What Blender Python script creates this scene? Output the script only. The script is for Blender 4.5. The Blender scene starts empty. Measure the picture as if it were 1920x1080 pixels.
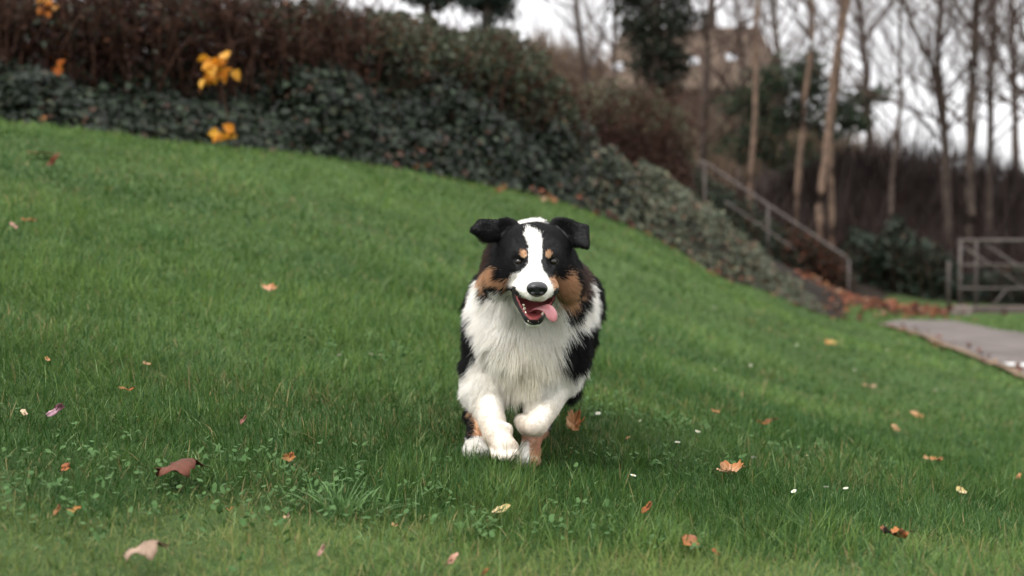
import bpy, math, random
import numpy as np
from mathutils import Vector, Matrix
from mathutils.kdtree import KDTree
from mathutils.bvhtree import BVHTree

rng = np.random.default_rng(7)
random.seed(7)
scene = bpy.context.scene
COL = scene.collection

# ------------------------------------------------------------------ camera
FPX, CAM_H, HORIZON = 2667.0, 0.60, 430.0          # focal length in pixels of a 1920 wide frame
PITCH = math.atan((540.0 - HORIZON) / FPX)
cam_d = bpy.data.cameras.new('camera')
cam = bpy.data.objects.new('camera', cam_d)
COL.objects.link(cam)
cam_d.sensor_width = 36.0
cam_d.lens = FPX * 36.0 / 1920.0
cam.location = (0, 0, CAM_H)
cam.rotation_euler = (math.pi / 2 - PITCH, 0, 0)
cam_d.clip_start, cam_d.clip_end = 0.05, 3000
cam_d.dof.use_dof = True
cam_d.dof.focus_distance = 3.42
cam_d.dof.aperture_fstop = 2.6
scene.camera = cam

# ------------------------------------------------------------------ sky and sun (bright overcast)
CLOUD = 9.0
SUN_EL, SUN_AZ = math.radians(50), math.radians(-128)   # azimuth from +Y (away from camera) towards +X
world = bpy.data.worlds.new('World')
scene.world = world
world.use_nodes = True
wn = world.node_tree.nodes; wl = world.node_tree.links
wn.clear()
w_out = wn.new('ShaderNodeOutputWorld'); w_bg = wn.new('ShaderNodeBackground')
w_sky = wn.new('ShaderNodeTexSky'); w_sky.sky_type = 'NISHITA'; w_sky.sun_disc = False
w_sky.sun_elevation = SUN_EL; w_sky.sun_rotation = SUN_AZ
w_sky.air_density = 1.0; w_sky.dust_density = 4.0
w_hsv = wn.new('ShaderNodeHueSaturation'); w_hsv.inputs['Saturation'].default_value = 0.06
w_mix = wn.new('ShaderNodeMix'); w_mix.data_type = 'RGBA'
w_tc = wn.new('ShaderNodeTexCoord'); w_n = wn.new('ShaderNodeTexNoise'); w_r = wn.new('ShaderNodeValToRGB')
w_n.inputs['Scale'].default_value = 2.2; w_n.inputs['Detail'].default_value = 5
w_r.color_ramp.elements[0].position = 0.3; w_r.color_ramp.elements[0].color = (.86, .86, .89, 1)
w_r.color_ramp.elements[1].position = 0.7; w_r.color_ramp.elements[1].color = (1.0, .99, .99, 1)
wl.new(w_tc.outputs['Generated'], w_n.inputs['Vector']); wl.new(w_n.outputs['Fac'], w_r.inputs['Fac'])
wl.new(w_sky.outputs['Color'], w_hsv.inputs['Color'])
# overcast sky: several times as bright overhead as at the horizon
w_sep = wn.new('ShaderNodeSeparateXYZ'); w_cl = wn.new('ShaderNodeClamp'); w_ma = wn.new('ShaderNodeMath'); w_vs = wn.new('ShaderNodeVectorMath')
wl.new(w_tc.outputs['Generated'], w_sep.inputs['Vector']); wl.new(w_sep.outputs['Z'], w_cl.inputs['Value'])
w_ma.operation = 'MULTIPLY_ADD'; wl.new(w_cl.outputs['Result'], w_ma.inputs[0]); w_ma.inputs[1].default_value = 1.6 * CLOUD; w_ma.inputs[2].default_value = CLOUD
w_vs.operation = 'SCALE'; wl.new(w_r.outputs['Color'], w_vs.inputs[0]); wl.new(w_ma.outputs['Value'], w_vs.inputs['Scale'])
w_mix.inputs['Factor'].default_value = 0.85          # cloud layer over the clear sky
wl.new(w_hsv.outputs['Color'], w_mix.inputs['A']); wl.new(w_vs.outputs['Vector'], w_mix.inputs['B'])
wl.new(w_mix.outputs['Result'], w_bg.inputs['Color'])
w_bg.inputs['Strength'].default_value = 0.10
wl.new(w_bg.outputs['Background'], w_out.inputs['Surface'])
sun_d = bpy.data.lights.new('sun', 'SUN'); sun = bpy.data.objects.new('sun', sun_d); COL.objects.link(sun)
sun_d.energy = 1.5; sun_d.angle = math.radians(25); sun_d.color = (1.0, 0.97, 0.92)
_sd = Vector((math.sin(SUN_AZ) * math.cos(SUN_EL), math.cos(SUN_AZ) * math.cos(SUN_EL), math.sin(SUN_EL)))
sun.rotation_euler = _sd.to_track_quat('Z', 'Y').to_euler()
sun.location = (0, 0, 20)

scene.view_settings.view_transform = 'Standard'
scene.view_settings.look = 'None'
scene.view_settings.exposure = 0.66
scene.view_settings.gamma = 1.0
scene.view_settings.use_curve_mapping = False
scene.render.engine = 'CYCLES'
scene.cycles.use_denoising = True
scene.cycles.denoiser = 'OPENIMAGEDENOISE'
scene.cycles.max_bounces = 8
scene.cycles.diffuse_bounces = 6
scene.cycles.glossy_bounces = 2
scene.cycles.transmission_bounces = 3
scene.cycles.transparent_max_bounces = 4
scene.cycles_curves.shape = 'RIBBONS'
scene.cycles_curves.subdivisions = 2

# ------------------------------------------------------------------ pixel <-> place
_c, _s = math.cos(PITCH), math.sin(PITCH)
FWD, UP = np.array([0, _c, -_s]), np.array([0, _s, _c])
CAMP = np.array([0, 0, CAM_H])
def ray(u, v):
    return np.array([(u - 960) / FPX, 0, 0]) + UP * ((540 - v) / FPX) + FWD
def P(u, v, D):
    """world point seen at pixel (u, v) of the 1920x1080 frame at depth D"""
    return CAMP + D * ray(u, v)
def proj(p):
    p = np.asarray(p, float) - CAMP
    D = p @ FWD
    return 960 + FPX * p[..., 0] / D, 540 - FPX * (p @ UP) / D, D

# ------------------------------------------------------------------ helpers
def tag(o, label=None, cat=None, group=None, kind=None):
    if label: o['label'] = label
    if cat: o['category'] = cat
    if group: o['group'] = group
    if kind: o['kind'] = kind
    return o
def link(o, parent=None):
    COL.objects.link(o)
    if parent is not None: o.parent = parent
    return o
def empty(name, loc):
    o = bpy.data.objects.new(name, None); COL.objects.link(o); o.location = loc
    o.empty_display_size = 0.1
    return o
def mesh_np(name, verts, faces_list, mats, parent=None, smooth=True, origin=None, attrs=None, mat_idx=None):
    """faces_list: list of int arrays (n,k). one mesh object, verts in world space, moved to origin"""
    verts = np.asarray(verts, np.float32)
    if origin is None: origin = (0, 0, 0)
    verts = verts - np.asarray(origin, np.float32)
    me = bpy.data.meshes.new(name)
    me.vertices.add(len(verts)); me.vertices.foreach_set('co', verts.ravel())
    faces_list = [np.asarray(f, np.int32) for f in faces_list if len(f)]
    loops = np.concatenate([f.ravel() for f in faces_list])
    tot = np.concatenate([np.full(len(f), f.shape[1], np.int32) for f in faces_list])
    start = np.concatenate([[0], np.cumsum(tot)[:-1]]).astype(np.int32)
    me.loops.add(len(loops)); me.loops.foreach_set('vertex_index', loops)
    me.polygons.add(len(tot)); me.polygons.foreach_set('loop_start', start)
    me.polygons.foreach_set('use_smooth', np.full(len(tot), smooth, bool))
    for m in (mats if isinstance(mats, (list, tuple)) else [mats]): me.materials.append(m)
    if mat_idx is not None: me.polygons.foreach_set('material_index', np.asarray(mat_idx, np.int32))
    me.update(calc_edges=True)
    for k, (typ, arr) in (attrs or {}).items():
        a = me.attributes.new(k, typ, 'POINT')
        a.data.foreach_set('color' if typ == 'FLOAT_COLOR' else 'value', np.asarray(arr, np.float32).ravel())
    me.validate()
    o = bpy.data.objects.new(name, me)
    if parent is None: o.location = origin
    else: o.location = Vector(origin) - parent.matrix_world.translation if parent.parent is None else Vector((0, 0, 0))
    if parent is not None and parent.parent is None:
        o.location = Vector(origin) - Vector(parent.location)
    return link(o, parent)

class MB:
    """collects plain shapes into one mesh (world coordinates)"""
    def __init__(s): s.v, s.f3, s.f4, s.n = [], [], [], 0
    def add(s, v, f3=(), f4=()):
        v = np.asarray(v, float)
        if len(f3): s.f3.append(np.asarray(f3, int) + s.n)
        if len(f4): s.f4.append(np.asarray(f4, int) + s.n)
        s.v.append(v); s.n += len(v)
    def tube(s, pts, rad, k=8, cap=True, flat=1.0, wdir=None):
        pts = np.asarray(pts, float); n = len(pts)
        rad = np.broadcast_to(np.asarray(rad, float), (n,))
        t = np.gradient(pts, axis=0); t /= np.linalg.norm(t, axis=1, keepdims=True) + 1e-12
        ref = np.array([0, 0, 1.0]) if wdir is None else np.asarray(wdir, float)
        a = np.cross(t, ref); bad = np.linalg.norm(a, axis=1) < 0.05
        a[bad] = np.cross(t[bad], np.array([1.0, 0.2, 0]))
        a /= np.linalg.norm(a, axis=1, keepdims=True); b = np.cross(a, t)
        th = np.arange(k) / k * 2 * math.pi
        ring = pts[:, None] + rad[:, None, None] * (np.cos(th)[None, :, None] * a[:, None] * flat + np.sin(th)[None, :, None] * b[:, None])
        v = ring.reshape(-1, 3); i = np.arange(n - 1)[:, None] * k; j = np.arange(k)[None]; j2 = (j + 1) % k
        f4 = np.stack([i + j, i + j2, i + k + j2, i + k + j], -1).reshape(-1, 4)
        f3 = []
        if cap:
            v = np.vstack([v, pts[:1], pts[-1:]]); c0, c1 = n * k, n * k + 1
            jj = np.arange(k); f3 = np.vstack([np.stack([(jj + 1) % k, jj, np.full(k, c0)], 1),
                                               np.stack([(n - 1) * k + jj, (n - 1) * k + (jj + 1) % k, np.full(k, c1)], 1)])
        s.add(v, f3, f4)
    def ellipsoid(s, c, r, R=None, nu=16, nv=10):
        th = np.linspace(0, 2 * math.pi, nu, endpoint=False); ph = np.linspace(0, math.pi, nv + 1)[1:-1]
        v = np.stack([np.sin(ph)[:, None] * np.cos(th), np.sin(ph)[:, None] * np.sin(th), np.cos(ph)[:, None] + 0 * th], -1).reshape(-1, 3)
        v = np.vstack([v, [[0, 0, 1], [0, 0, -1]]]) * np.asarray(r)
        if R is not None: v = v @ np.asarray(R).T
        v = v + np.asarray(c); m = nv - 1
        i = np.arange(m - 1)[:, None] * nu; j = np.arange(nu)[None]; j2 = (j + 1) % nu
        f4 = np.stack([i + j, i + nu + j, i + nu + j2, i + j2], -1).reshape(-1, 4)
        jj = np.arange(nu)
        f3 = np.vstack([np.stack([jj, (jj + 1) % nu, np.full(nu, m * nu)], 1),
                        np.stack([(m - 1) * nu + (jj + 1) % nu, (m - 1) * nu + jj, np.full(nu, m * nu + 1)], 1)])
        s.add(v, f3, f4)
    def box(s, c, size, rz=0.0):
        h = np.asarray(size) / 2
        v = np.array([[x, y, z] for x in (-1, 1) for y in (-1, 1) for z in (-1, 1)]) * h
        cr, sr = math.cos(rz), math.sin(rz)
        v = v @ np.array([[cr, sr, 0], [-sr, cr, 0], [0, 0, 1]]) + np.asarray(c)
        s.add(v, (), [[0, 1, 3, 2], [4, 6, 7, 5], [0, 4, 5, 1], [2, 3, 7, 6], [0, 2, 6, 4], [1, 5, 7, 3]])
    def build(s, name, mat, parent=None, origin=None, smooth=True, attrs=None):
        fl = []
        if s.f3: fl.append(np.vstack(s.f3))
        if s.f4: fl.append(np.vstack(s.f4))
        return mesh_np(name, np.vstack(s.v), fl, mat, parent, smooth, origin, attrs)

def mat(name, color=(0.5, 0.5, 0.5), rough=0.7, spec=0.3, noise=None, attr=None, bump=None, transl=0.0, metal=0.0):
    """principled material; noise=(scale, colour2, detail); attr: a colour attribute that is the base colour"""
    m = bpy.data.materials.new(name); m.use_nodes = True
    nt = m.node_tree; b = nt.nodes['Principled BSDF']; out = nt.nodes['Material Output']
    b.inputs['Roughness'].default_value = rough; b.inputs['Specular IOR Level'].default_value = spec
    b.inputs['Metallic'].default_value = metal
    col = None
    if attr:
        a = nt.nodes.new('ShaderNodeAttribute'); a.attribute_name = attr; col = a.outputs['Color']
    else:
        b.inputs['Base Color'].default_value = (*color, 1)
    if noise:
        tc = nt.nodes.new('ShaderNodeTexCoord'); n = nt.nodes.new('ShaderNodeTexNoise')
        n.inputs['Scale'].default_value = noise[0]; n.inputs['Detail'].default_value = noise[2] if len(noise) > 2 else 6
        nt.links.new(tc.outputs['Object'], n.inputs['Vector'])
        r = nt.nodes.new('ShaderNodeValToRGB'); r.color_ramp.elements[0].position = 0.35; r.color_ramp.elements[1].position = 0.66
        r.color_ramp.elements[0].color = (*color, 1); r.color_ramp.elements[1].color = (*noise[1], 1)
        nt.links.new(n.outputs['Fac'], r.inputs['Fac'])
        if col is None: col = r.outputs['Color']
    if col is not None: nt.links.new(col, b.inputs['Base Color'])
    if transl:
        t = nt.nodes.new('ShaderNodeBsdfTranslucent'); mx = nt.nodes.new('ShaderNodeMixShader'); mx.inputs[0].default_value = transl
        if col is not None: nt.links.new(col, t.inputs['Color'])
        else: t.inputs['Color'].default_value = (*color, 1)
        nt.links.new(b.outputs[0], mx.inputs[1]); nt.links.new(t.outputs[0], mx.inputs[2]); nt.links.new(mx.outputs[0], out.inputs['Surface'])
    if bump:
        tc = nt.nodes.new('ShaderNodeTexCoord'); n = nt.nodes.new('ShaderNodeTexNoise'); n.inputs['Scale'].default_value = bump[0]
        n.inputs['Detail'].default_value = 8; nt.links.new(tc.outputs['Object'], n.inputs['Vector'])
        bp = nt.nodes.new('ShaderNodeBump'); bp.inputs['Strength'].default_value = bump[1]; bp.inputs['Distance'].default_value = bump[2] if len(bump) > 2 else 0.02
        nt.links.new(n.outputs['Fac'], bp.inputs['Height']); nt.links.new(bp.outputs['Normal'], b.inputs['Normal'])
    return m

def vnoise(p, seed=0):
    """smooth value noise in 0..1 for (n,2) or (n,3) points"""
    p = np.asarray(p, float); i = np.floor(p).astype(np.int64); f = p - i; f = f * f * (3 - 2 * f)
    d = p.shape[1]; out = np.zeros(len(p))
    for c in range(1 << d):
        w = np.ones(len(p)); h = np.full(len(p), seed * 7919 + 17, np.int64)
        for k in range(d):
            b = (c >> k) & 1
            w *= f[:, k] if b else 1 - f[:, k]
            h = (h * 73856093) ^ ((i[:, k] + b) * (19349663, 83492791, 49979687)[k]); h &= 0x7fffffff
        h = (h ^ (h >> 13)) * 1274126177 & 0x7fffffff
        out += w * ((h ^ (h >> 16)) & 0xffff) / 65535.0
    return out
def in_poly(u, v, poly):
    poly = np.asarray(poly, float); r = np.zeros(np.shape(u), bool); n = len(poly)
    for i in range(n):
        x1, y1 = poly[i]; x2, y2 = poly[(i + 1) % n]
        if y1 == y2: continue
        c = ((y1 > v) != (y2 > v)) & (u < (x2 - x1) * (v - y1) / (y2 - y1) + x1)
        r ^= c
    return r
# ------------------------------------------------------------------ ground shape
_cp = [  # pixel u, v and depth of points known to lie on the lawn
 (0,1080,2.35),(960,1080,2.55),(1920,1080,2.6),(-500,1080,2.2),(2500,1080,2.7),
 (0,741,3.6),(960,894,3.6),(1500,930,3.6),(1920,985,3.6),
 (0,452,6.0),(480,560,6.0),(960,648,6.0),(1500,790,6.0),(1920,883,6.0),
 (300,340,9.0),(960,478,10.0),(1500,700,10.0),(1920,766,10.0),(1500,628,16),
 (-800,175,10.2),(-400,197,10.6),(0,228,11.0),(350,266,11.7),(700,310,12.6),(1000,365,14.0),(1200,430,15.6),(1400,530,17.6),(1500,578,18.5),(1565,607,19.3),
 (1590,574,24.0),(1800,588,21.7),(1920,588,21.7),(2300,590,21.7),(2500,730,11.5),(1920,712,12.2),(1790,660,15.0),(1660,604,19.8),
 (2600,560,26),(3000,900,7),(1700,560,26),(1700,540,31),
 (-200,225,14.0),(700,275,16.0),(1000,320,18.0),(1250,400,20.0),(1450,500,22.0),(1500,480,28),(900,270,24)]
_cp += [(u, HORIZON + 1.29 * FPX / D, D) for u, D in ((1645,18.9),(1706,17.55),(1743,16.5),(1828,14.0),(1878,13.1),(1840,19.1),(1780,19.7),(1920,17.5),(2050,16),(2200,14.5),(2400,18.5),(1850,16.3),(1720,20.6),(2050,20),(2200,10))]   # level ground round the path
_cw = np.array([P(*c) for c in _cp])
def _tps(r2): return 0.5 * r2 * np.log(r2 + 1e-9)
_n = len(_cw); _A = np.zeros((_n + 3, _n + 3))
_d2 = ((_cw[:, None, :2] - _cw[None, :, :2]) ** 2).sum(-1)
_A[:_n, :_n] = _tps(_d2) + np.eye(_n) * 0.02
_A[:_n, _n] = 1; _A[:_n, _n + 1:] = _cw[:, :2]; _A[_n:, :_n] = _A[:_n, _n:].T
_W = np.linalg.solve(_A, np.concatenate([_cw[:, 2], [0, 0, 0]]))
EDGE = np.array([P(*c)[:2] for c in [(-2400,110,9.6),(-800,175,10.2),(-400,197,10.6),(0,228,11.0),(180,246,11.3),(350,266,11.7),(700,310,12.6),(860,335,13.3),
    (1000,365,14.0),(1100,395,14.8),(1200,430,15.6),(1300,478,16.6),(1400,530,17.6),(1500,578,18.5),(1565,607,19.3),(1600,590,22.0),(1640,572,25),(1740,560,32)]])
EDGE_H = np.array([.15,.15,.16,.18,.24,.34,.54,.68,.68,.64,.58,.5,.36,.2,.1,.12,.15,.1])   # how high the planted bank rises behind the lawn edge
def edge_dist(xy):
    """signed plan distance behind the lawn edge (positive on the bank) and bank height there"""
    best = np.full(len(xy), 1e9); sgn = np.ones(len(xy)); hh = np.zeros(len(xy))
    for i in range(len(EDGE) - 1):
        a, b = EDGE[i], EDGE[i + 1]; ab = b - a
        t = np.clip(((xy - a) @ ab) / (ab @ ab), 0, 1)
        q = a + t[:, None] * ab; d = np.linalg.norm(xy - q, axis=1)
        cr = ab[0] * (xy[:, 1] - a[1]) - ab[1] * (xy[:, 0] - a[0])
        m = d < best - 1e-9
        best[m] = d[m]; sgn[m] = np.sign(cr[m]); hh[m] = (EDGE_H[i] + t * (EDGE_H[i + 1] - EDGE_H[i]))[m]
    return best * sgn, hh
def sstep(a, b, x):
    t = np.clip((x - a) / (b - a), 0, 1); return t * t * (3 - 2 * t)
# path outline (plan): near edge runs from its far tip towards the viewer's right, far edge beyond it
PATH_NEAR = np.array([P(*c)[:2] for c in [(1645,612,18.9),(1706,626,17.55),(1743,638,16.54),(1779,655,15.3),(1828,675,14.04),(1877,692,13.13),(1913,711,12.24),(2050,760,10.4),(2350,880,7.7)]])
PATH_FAR = np.array([P(*c)[:2] for c in [(1648,607,19.4),(1690,603,19.9),(1780,604,19.8),(1815,609,19.2),(1860,617,18.4),(1920,628,17.4),(2050,640,16.4),(2200,660,15),(2900,700,12.8)]])
PATH_POLY = np.vstack([PATH_NEAR, PATH_FAR[::-1]])
def base_z(xy):
    q = np.stack([np.clip(xy[:, 0], -5.5, 11), np.clip(xy[:, 1], 1.2, 27)], 1)
    z = np.empty(len(q))
    for i in range(0, len(q), 20000):
        qq = q[i:i + 20000]; d2 = ((qq[:, None] - _cw[None, :, :2]) ** 2).sum(-1)
        z[i:i + 20000] = _tps(d2) @ _W[:_n] + _W[_n] + qq @ _W[_n + 1:]
    return z
def ground_z(xy):
    xy = np.asarray(xy, float); z = base_z(xy); x, y = xy[:, 0], xy[:, 1]
    d, h = edge_dist(xy)
    far = sstep(26, 34, y)
    z = z * (1 - sstep(24, 40, y)) + -0.72 * sstep(24, 40, y) * (1 - sstep(-2, 4, 3 - x)) + 1.2 * sstep(24, 40, y) * sstep(-2, 4, 3 - x)
    z += h * sstep(-0.05, 1.3, d) * (1 - 0.5 * far) - 0.05 * np.exp(-((d - 0.02) / 0.10) ** 2)
    # small unevenness of the turf
    z += (0.025 * (vnoise(xy / 0.55, 3) - .5) + 0.03 * (vnoise(xy / 1.3, 4) - .5)) * sstep(3.0, 5.5, np.hypot(x, y)) * (d < 0)
    # dark bank behind the trees on the right, brown hill behind the hedge
    z += 3.0 * sstep(31, 39, y - 0.12 * (x - 8)) * sstep(4.5, 9, x) * (1 - 0.15 * sstep(9, 16, x))
    z += 7.4 * np.exp(-np.abs((x - 2.6) / 4.6) ** 3 - ((y - 62) / 12) ** 2) + 2.6 * np.exp(-(((x - 8.7) / 3.0) ** 2 + ((y - 56) / 8) ** 2))
    z += 9 * sstep(90, 300, np.hypot(x, y)) * (0.4 + 0.6 * vnoise(xy / 70, 9)) * 0.6
    return z
def gz(x, y): return float(ground_z(np.array([[x, y]]))[0])
def on_ground(u, v, lo=1.5, hi=60):
    """point where the line of sight through a pixel meets the ground"""
    Ds = np.geomspace(lo, hi, 500); pts = CAMP + Ds[:, None] * ray(u, v)
    g = ground_z(pts[:, :2]) - pts[:, 2]
    i = int(np.argmax(g > 0)); i = max(i, 1)
    t = g[i - 1] / (g[i - 1] - g[i] + 1e-12); D = Ds[i - 1] + t * (Ds[i] - Ds[i - 1])
    p = P(u, v, D); p[2] = gz(p[0], p[1]); return p

def axis(a, b, step, far, grow=1.25):
    core = list(np.arange(a, b + 1e-6, step)); s = step; x = core[0]; lo = []
    while x > -far: s *= grow; x -= s; lo.append(x)
    s = step; x = core[-1]; hi = []
    while x < far: s *= grow; x += s; hi.append(x)
    return np.array(lo[::-1] + core + hi)
gx, gy = axis(-6, 11, 0.14, 900), axis(0.5, 28, 0.14, 900)
GX, GY = np.meshgrid(gx, gy, indexing='ij'); gxy = np.stack([GX.ravel(), GY.ravel()], 1)
gzv = ground_z(gxy); nx, ny = len(gx), len(gy)
ii, jj = np.meshgrid(np.arange(nx - 1), np.arange(ny - 1), indexing='ij')
gf = np.stack([ii * ny + jj, (ii + 1) * ny + jj, (ii + 1) * ny + jj + 1, ii * ny + jj + 1], -1).reshape(-1, 4)
gd, _ = edge_dist(gxy)
# what the ground itself is made of: turf soil, leaf mould on the bank, brown bracken hill
c_turf, c_soil, c_hill, c_dark = np.array([.045, .075, .022]), np.array([.020, .016, .012]), np.array([.085, .062, .040]), np.array([.030, .021, .018])
gc = np.where((gd > -0.03)[:, None], c_soil, c_turf)
wh = sstep(36, 46, gxy[:, 1])[:, None]
hillc = np.where((gxy[:, 0] > 9)[:, None] & (gxy[:, 1] < 52)[:, None], c_dark, c_hill)
gc = gc * (1 - wh) + hillc * wh
wd = (sstep(25, 28, gxy[:, 1]) * sstep(3.5, 5, gxy[:, 0]) * (1 - sstep(46, 52, gxy[:, 1])))[:, None]
gc = gc * (1 - wd) + c_dark * wd
gc *= (0.75 + 0.5 * vnoise(gxy / 0.35, 21))[:, None]
M_ground = mat('ground_soil', attr='soil', rough=0.95, spec=0.1, bump=(9, 0.5, 0.05))
ground = mesh_np('ground', np.column_stack([gxy, gzv]), [gf], M_ground, attrs={'soil': ('FLOAT_COLOR', np.column_stack([gc, np.ones(len(gc))]))})
tag(ground, kind='structure')
# ------------------------------------------------------------------ dog: one smooth body surface grown from a distance field
class Field:
    def __init__(s, lo, hi, h):
        s.h = h; s.lo = np.array(lo, float); s.n = np.ceil((np.array(hi) - s.lo) / h).astype(int) + 1
        s.ax = [s.lo[i] + h * np.arange(s.n[i]) for i in range(3)]
        s.f = np.full(s.n, 0.06, np.float32)
    def _win(s, lo, hi):
        a = np.maximum(np.floor((np.array(lo) - s.lo) / s.h).astype(int), 0)
        b = np.minimum(np.ceil((np.array(hi) - s.lo) / s.h).astype(int) + 1, s.n)
        sl = tuple(slice(a[i], b[i]) for i in range(3))
        return sl, np.stack(np.meshgrid(*[s.ax[i][sl[i]] for i in range(3)], indexing='ij'), -1)
    def cone(s, a, b, ra, rb, k=0.02, cut=False):
        a, b = np.asarray(a, float), np.asarray(b, float); m = max(ra, rb) + k + 0.03
        sl, p = s._win(np.minimum(a, b) - m, np.maximum(a, b) + m)
        ab = b - a; t = np.clip(((p - a) @ ab) / (ab @ ab), 0, 1)
        s._mix(sl, np.linalg.norm(p - a - t[..., None] * ab, axis=-1) - (ra + (rb - ra) * t), k, cut)
    def ell(s, c, r, R=None, k=0.02, cut=False):
        c, r = np.asarray(c, float), np.asarray(r, float); m = r.max() + k + 0.03
        sl, p = s._win(c - m, c + m); q = p - c
        if R is not None: q = q @ np.asarray(R)
        k0 = np.linalg.norm(q / r, axis=-1); k1 = np.linalg.norm(q / r ** 2, axis=-1) + 1e-9
        d = np.where(k0 < 0.05, -r.min(), k0 * (k0 - 1) / k1)
        s._mix(sl, d, k, cut)
    def _mix(s, sl, d, k, cut):
        f = s.f[sl]; d = d.astype(np.float32)
        if cut:
            h = np.clip(0.5 - 0.5 * (f + d) / k, 0, 1); s.f[sl] = f * (1 - h) + (-d) * h + k * h * (1 - h)
        else:
            h = np.clip(0.5 + 0.5 * (f - d) / k, 0, 1); s.f[sl] = f * (1 - h) + d * h - k * h * (1 - h)
    def mesh(s):
        f = s.f; neg = f < 0; n = s.n
        c = [(i, j, k) for i in (0, 1) for j in (0, 1) for k in (0, 1)]
        cnt = np.zeros(n - 1, np.int8)
        for i, j, k in c: cnt += neg[i:n[0] - 1 + i, j:n[1] - 1 + j, k:n[2] - 1 + k]
        act = np.argwhere((cnt > 0) & (cnt < 8)); idm = np.full(n - 1, -1, np.int32); idm[tuple(act.T)] = np.arange(len(act))
        val = np.stack([f[act[:, 0] + i, act[:, 1] + j, act[:, 2] + k] for i, j, k in c], 1)
        acc = np.zeros((len(act), 3)); w = np.zeros(len(act)); cc = np.array(c, float)
        for a in range(8):
            for b in range(a + 1, 8):
                if abs(cc[a] - cc[b]).sum() != 1: continue
                m = (val[:, a] < 0) != (val[:, b] < 0); t = np.where(m, val[:, a] / (val[:, a] - val[:, b] + 1e-12), 0)
                acc += m[:, None] * (cc[a] + t[:, None] * (cc[b] - cc[a])); w += m
        v = s.lo + s.h * (act + acc / w[:, None]); quads = []
        for ax in range(3):
            o1, o2 = [(1, 2), (2, 0), (0, 1)][ax]
            sa = [slice(1, -1)] * 3; sb = [slice(1, -1)] * 3; sa[ax] = slice(0, n[ax] - 1); sb[ax] = slice(1, n[ax])
            e = np.argwhere(neg[tuple(sa)] != neg[tuple(sb)])
            for d in range(3):
                if d != ax: e[:, d] += 1
            u1 = np.zeros(3, int); u1[o1] = 1; u2 = np.zeros(3, int); u2[o2] = 1
            q = np.stack([idm[tuple((e - u1 - u2).T)], idm[tuple((e - u2).T)], idm[tuple(e.T)], idm[tuple((e - u1).T)]], 1)
            fl = ~neg[tuple(e.T)]; q[fl] = q[fl][:, ::-1]; quads.append(q)
        return v, np.vstack(quads)

def rot_axes(x, y):
    """rotation whose columns are x, the part of y across x, and their cross product"""
    x = np.asarray(x, float); x = x / np.linalg.norm(x); y = np.asarray(y, float); y = y - x * (x @ y); y /= np.linalg.norm(y)
    return np.stack([x, y, np.cross(x, y)], 1)

F = Field((-0.27, 3.10, -0.06), (0.33, 4.75, 0.70), 0.0045)
# trunk, neck, chest
F.cone(P(1000,585,3.80), P(1008,570,4.30), .145, .135, .03)
F.ell(P(1004,568,4.02), (.170,.30,.140), k=.03)
F.ell(P(930,585,4.28), (.055,.13,.10), k=.05); F.ell(P(1078,580,4.28), (.055,.13,.10), k=.05)
F.cone(P(1000,495,3.64), P(995,600,3.76), .088, .124, .04)
F.ell(P(996,504,3.76), (.110,.12,.115), k=.04)
F.ell(P(990,640,3.74), (.110,.12,.135), k=.04)
F.ell(P(1000,684,3.76), (.072,.10,.070), k=.04)
F.ell(P(914,640,3.80), (.042,.085,.095), k=.05); F.ell(P(1064,645,3.80), (.042,.085,.095), k=.05)
# skull and face
F.ell(P(1001,468,3.53), (.084,.088,.062), k=.03)
F.ell(P(1003,484,3.475), (.058,.06,.046), k=.03)
F.ell(P(945,520,3.53), (.040,.05,.042), k=.04); F.ell(P(1060,525,3.53), (.038,.05,.045), k=.04)
F.cone(P(1004,508,3.455), P(1007,540,3.352), .044, .031, .025)
F.ell(P(980,540,3.392), (.024,.044,.023), k=.02); F.ell(P(1030,540,3.395), (.021,.042,.022), k=.02)
F.ell(P(1007,549,3.345), (.024,.026,.017), k=.015)
# lower jaw with its trough
F.cone(P(1001,551,3.49), P(1000,591,3.392), .054, .0225, .012)
F.cone(P(1001,548,3.52), P(1000,588,3.42), .05, .026, .012)
F.cone(P(1001,598,3.395), P(1001,594,3.40), .020, .021, .012)
mouth_a, mouth_b = P(1003,548,3.475), P(1001,583,3.365)
F.cone(mouth_a, mouth_b, .046, .0175, .006, cut=True)
F.ell(P(1003,566,3.385), (.019,.05,.012), k=.006, cut=True)
# rebuild the upper lip over the opening
F.ell(P(979,541,3.392), (.021,.042,.019), k=.008); F.ell(P(1031,541,3.395), (.019,.040,.019), k=.008); F.ell(P(1006,546,3.352), (.025,.026,.0145), k=.008)
# eye sockets
for u in (974, 1036): F.ell(P(u,491,3.425), (.014,.016,.010), k=.012, cut=True)
# ears: flap on the left thrown outwards, flap on the right folded down
def plate(e0, e1, f0, f1, r0, r1, n=6, k=.006):
    """flat ear flap spanned between a base edge and an outer edge"""
    for t in np.linspace(0, 1, n): F.cone(np.array(e0) * (1 - t) + np.array(e1) * t, np.array(f0) * (1 - t) + np.array(f1) * t, r0, r1, k if t else .014)
F.cone(P(952,436,3.57), P(940,432,3.55), .030, .018, .02)
plate(P(948,421,3.55), P(938,441,3.53), P(901,416,3.53), P(890,431,3.515), .011, .0065)
plate(P(938,441,3.53), P(938,441,3.53), P(890,431,3.515), P(912,441,3.52), .008, .0055, 4)
F.cone(P(1052,434,3.57), P(1066,432,3.55), .030, .020, .02)
plate(P(1050,422,3.55), P(1066,448,3.53), P(1098,425,3.53), P(1100,462,3.51), .011, .0065, 8)
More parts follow.
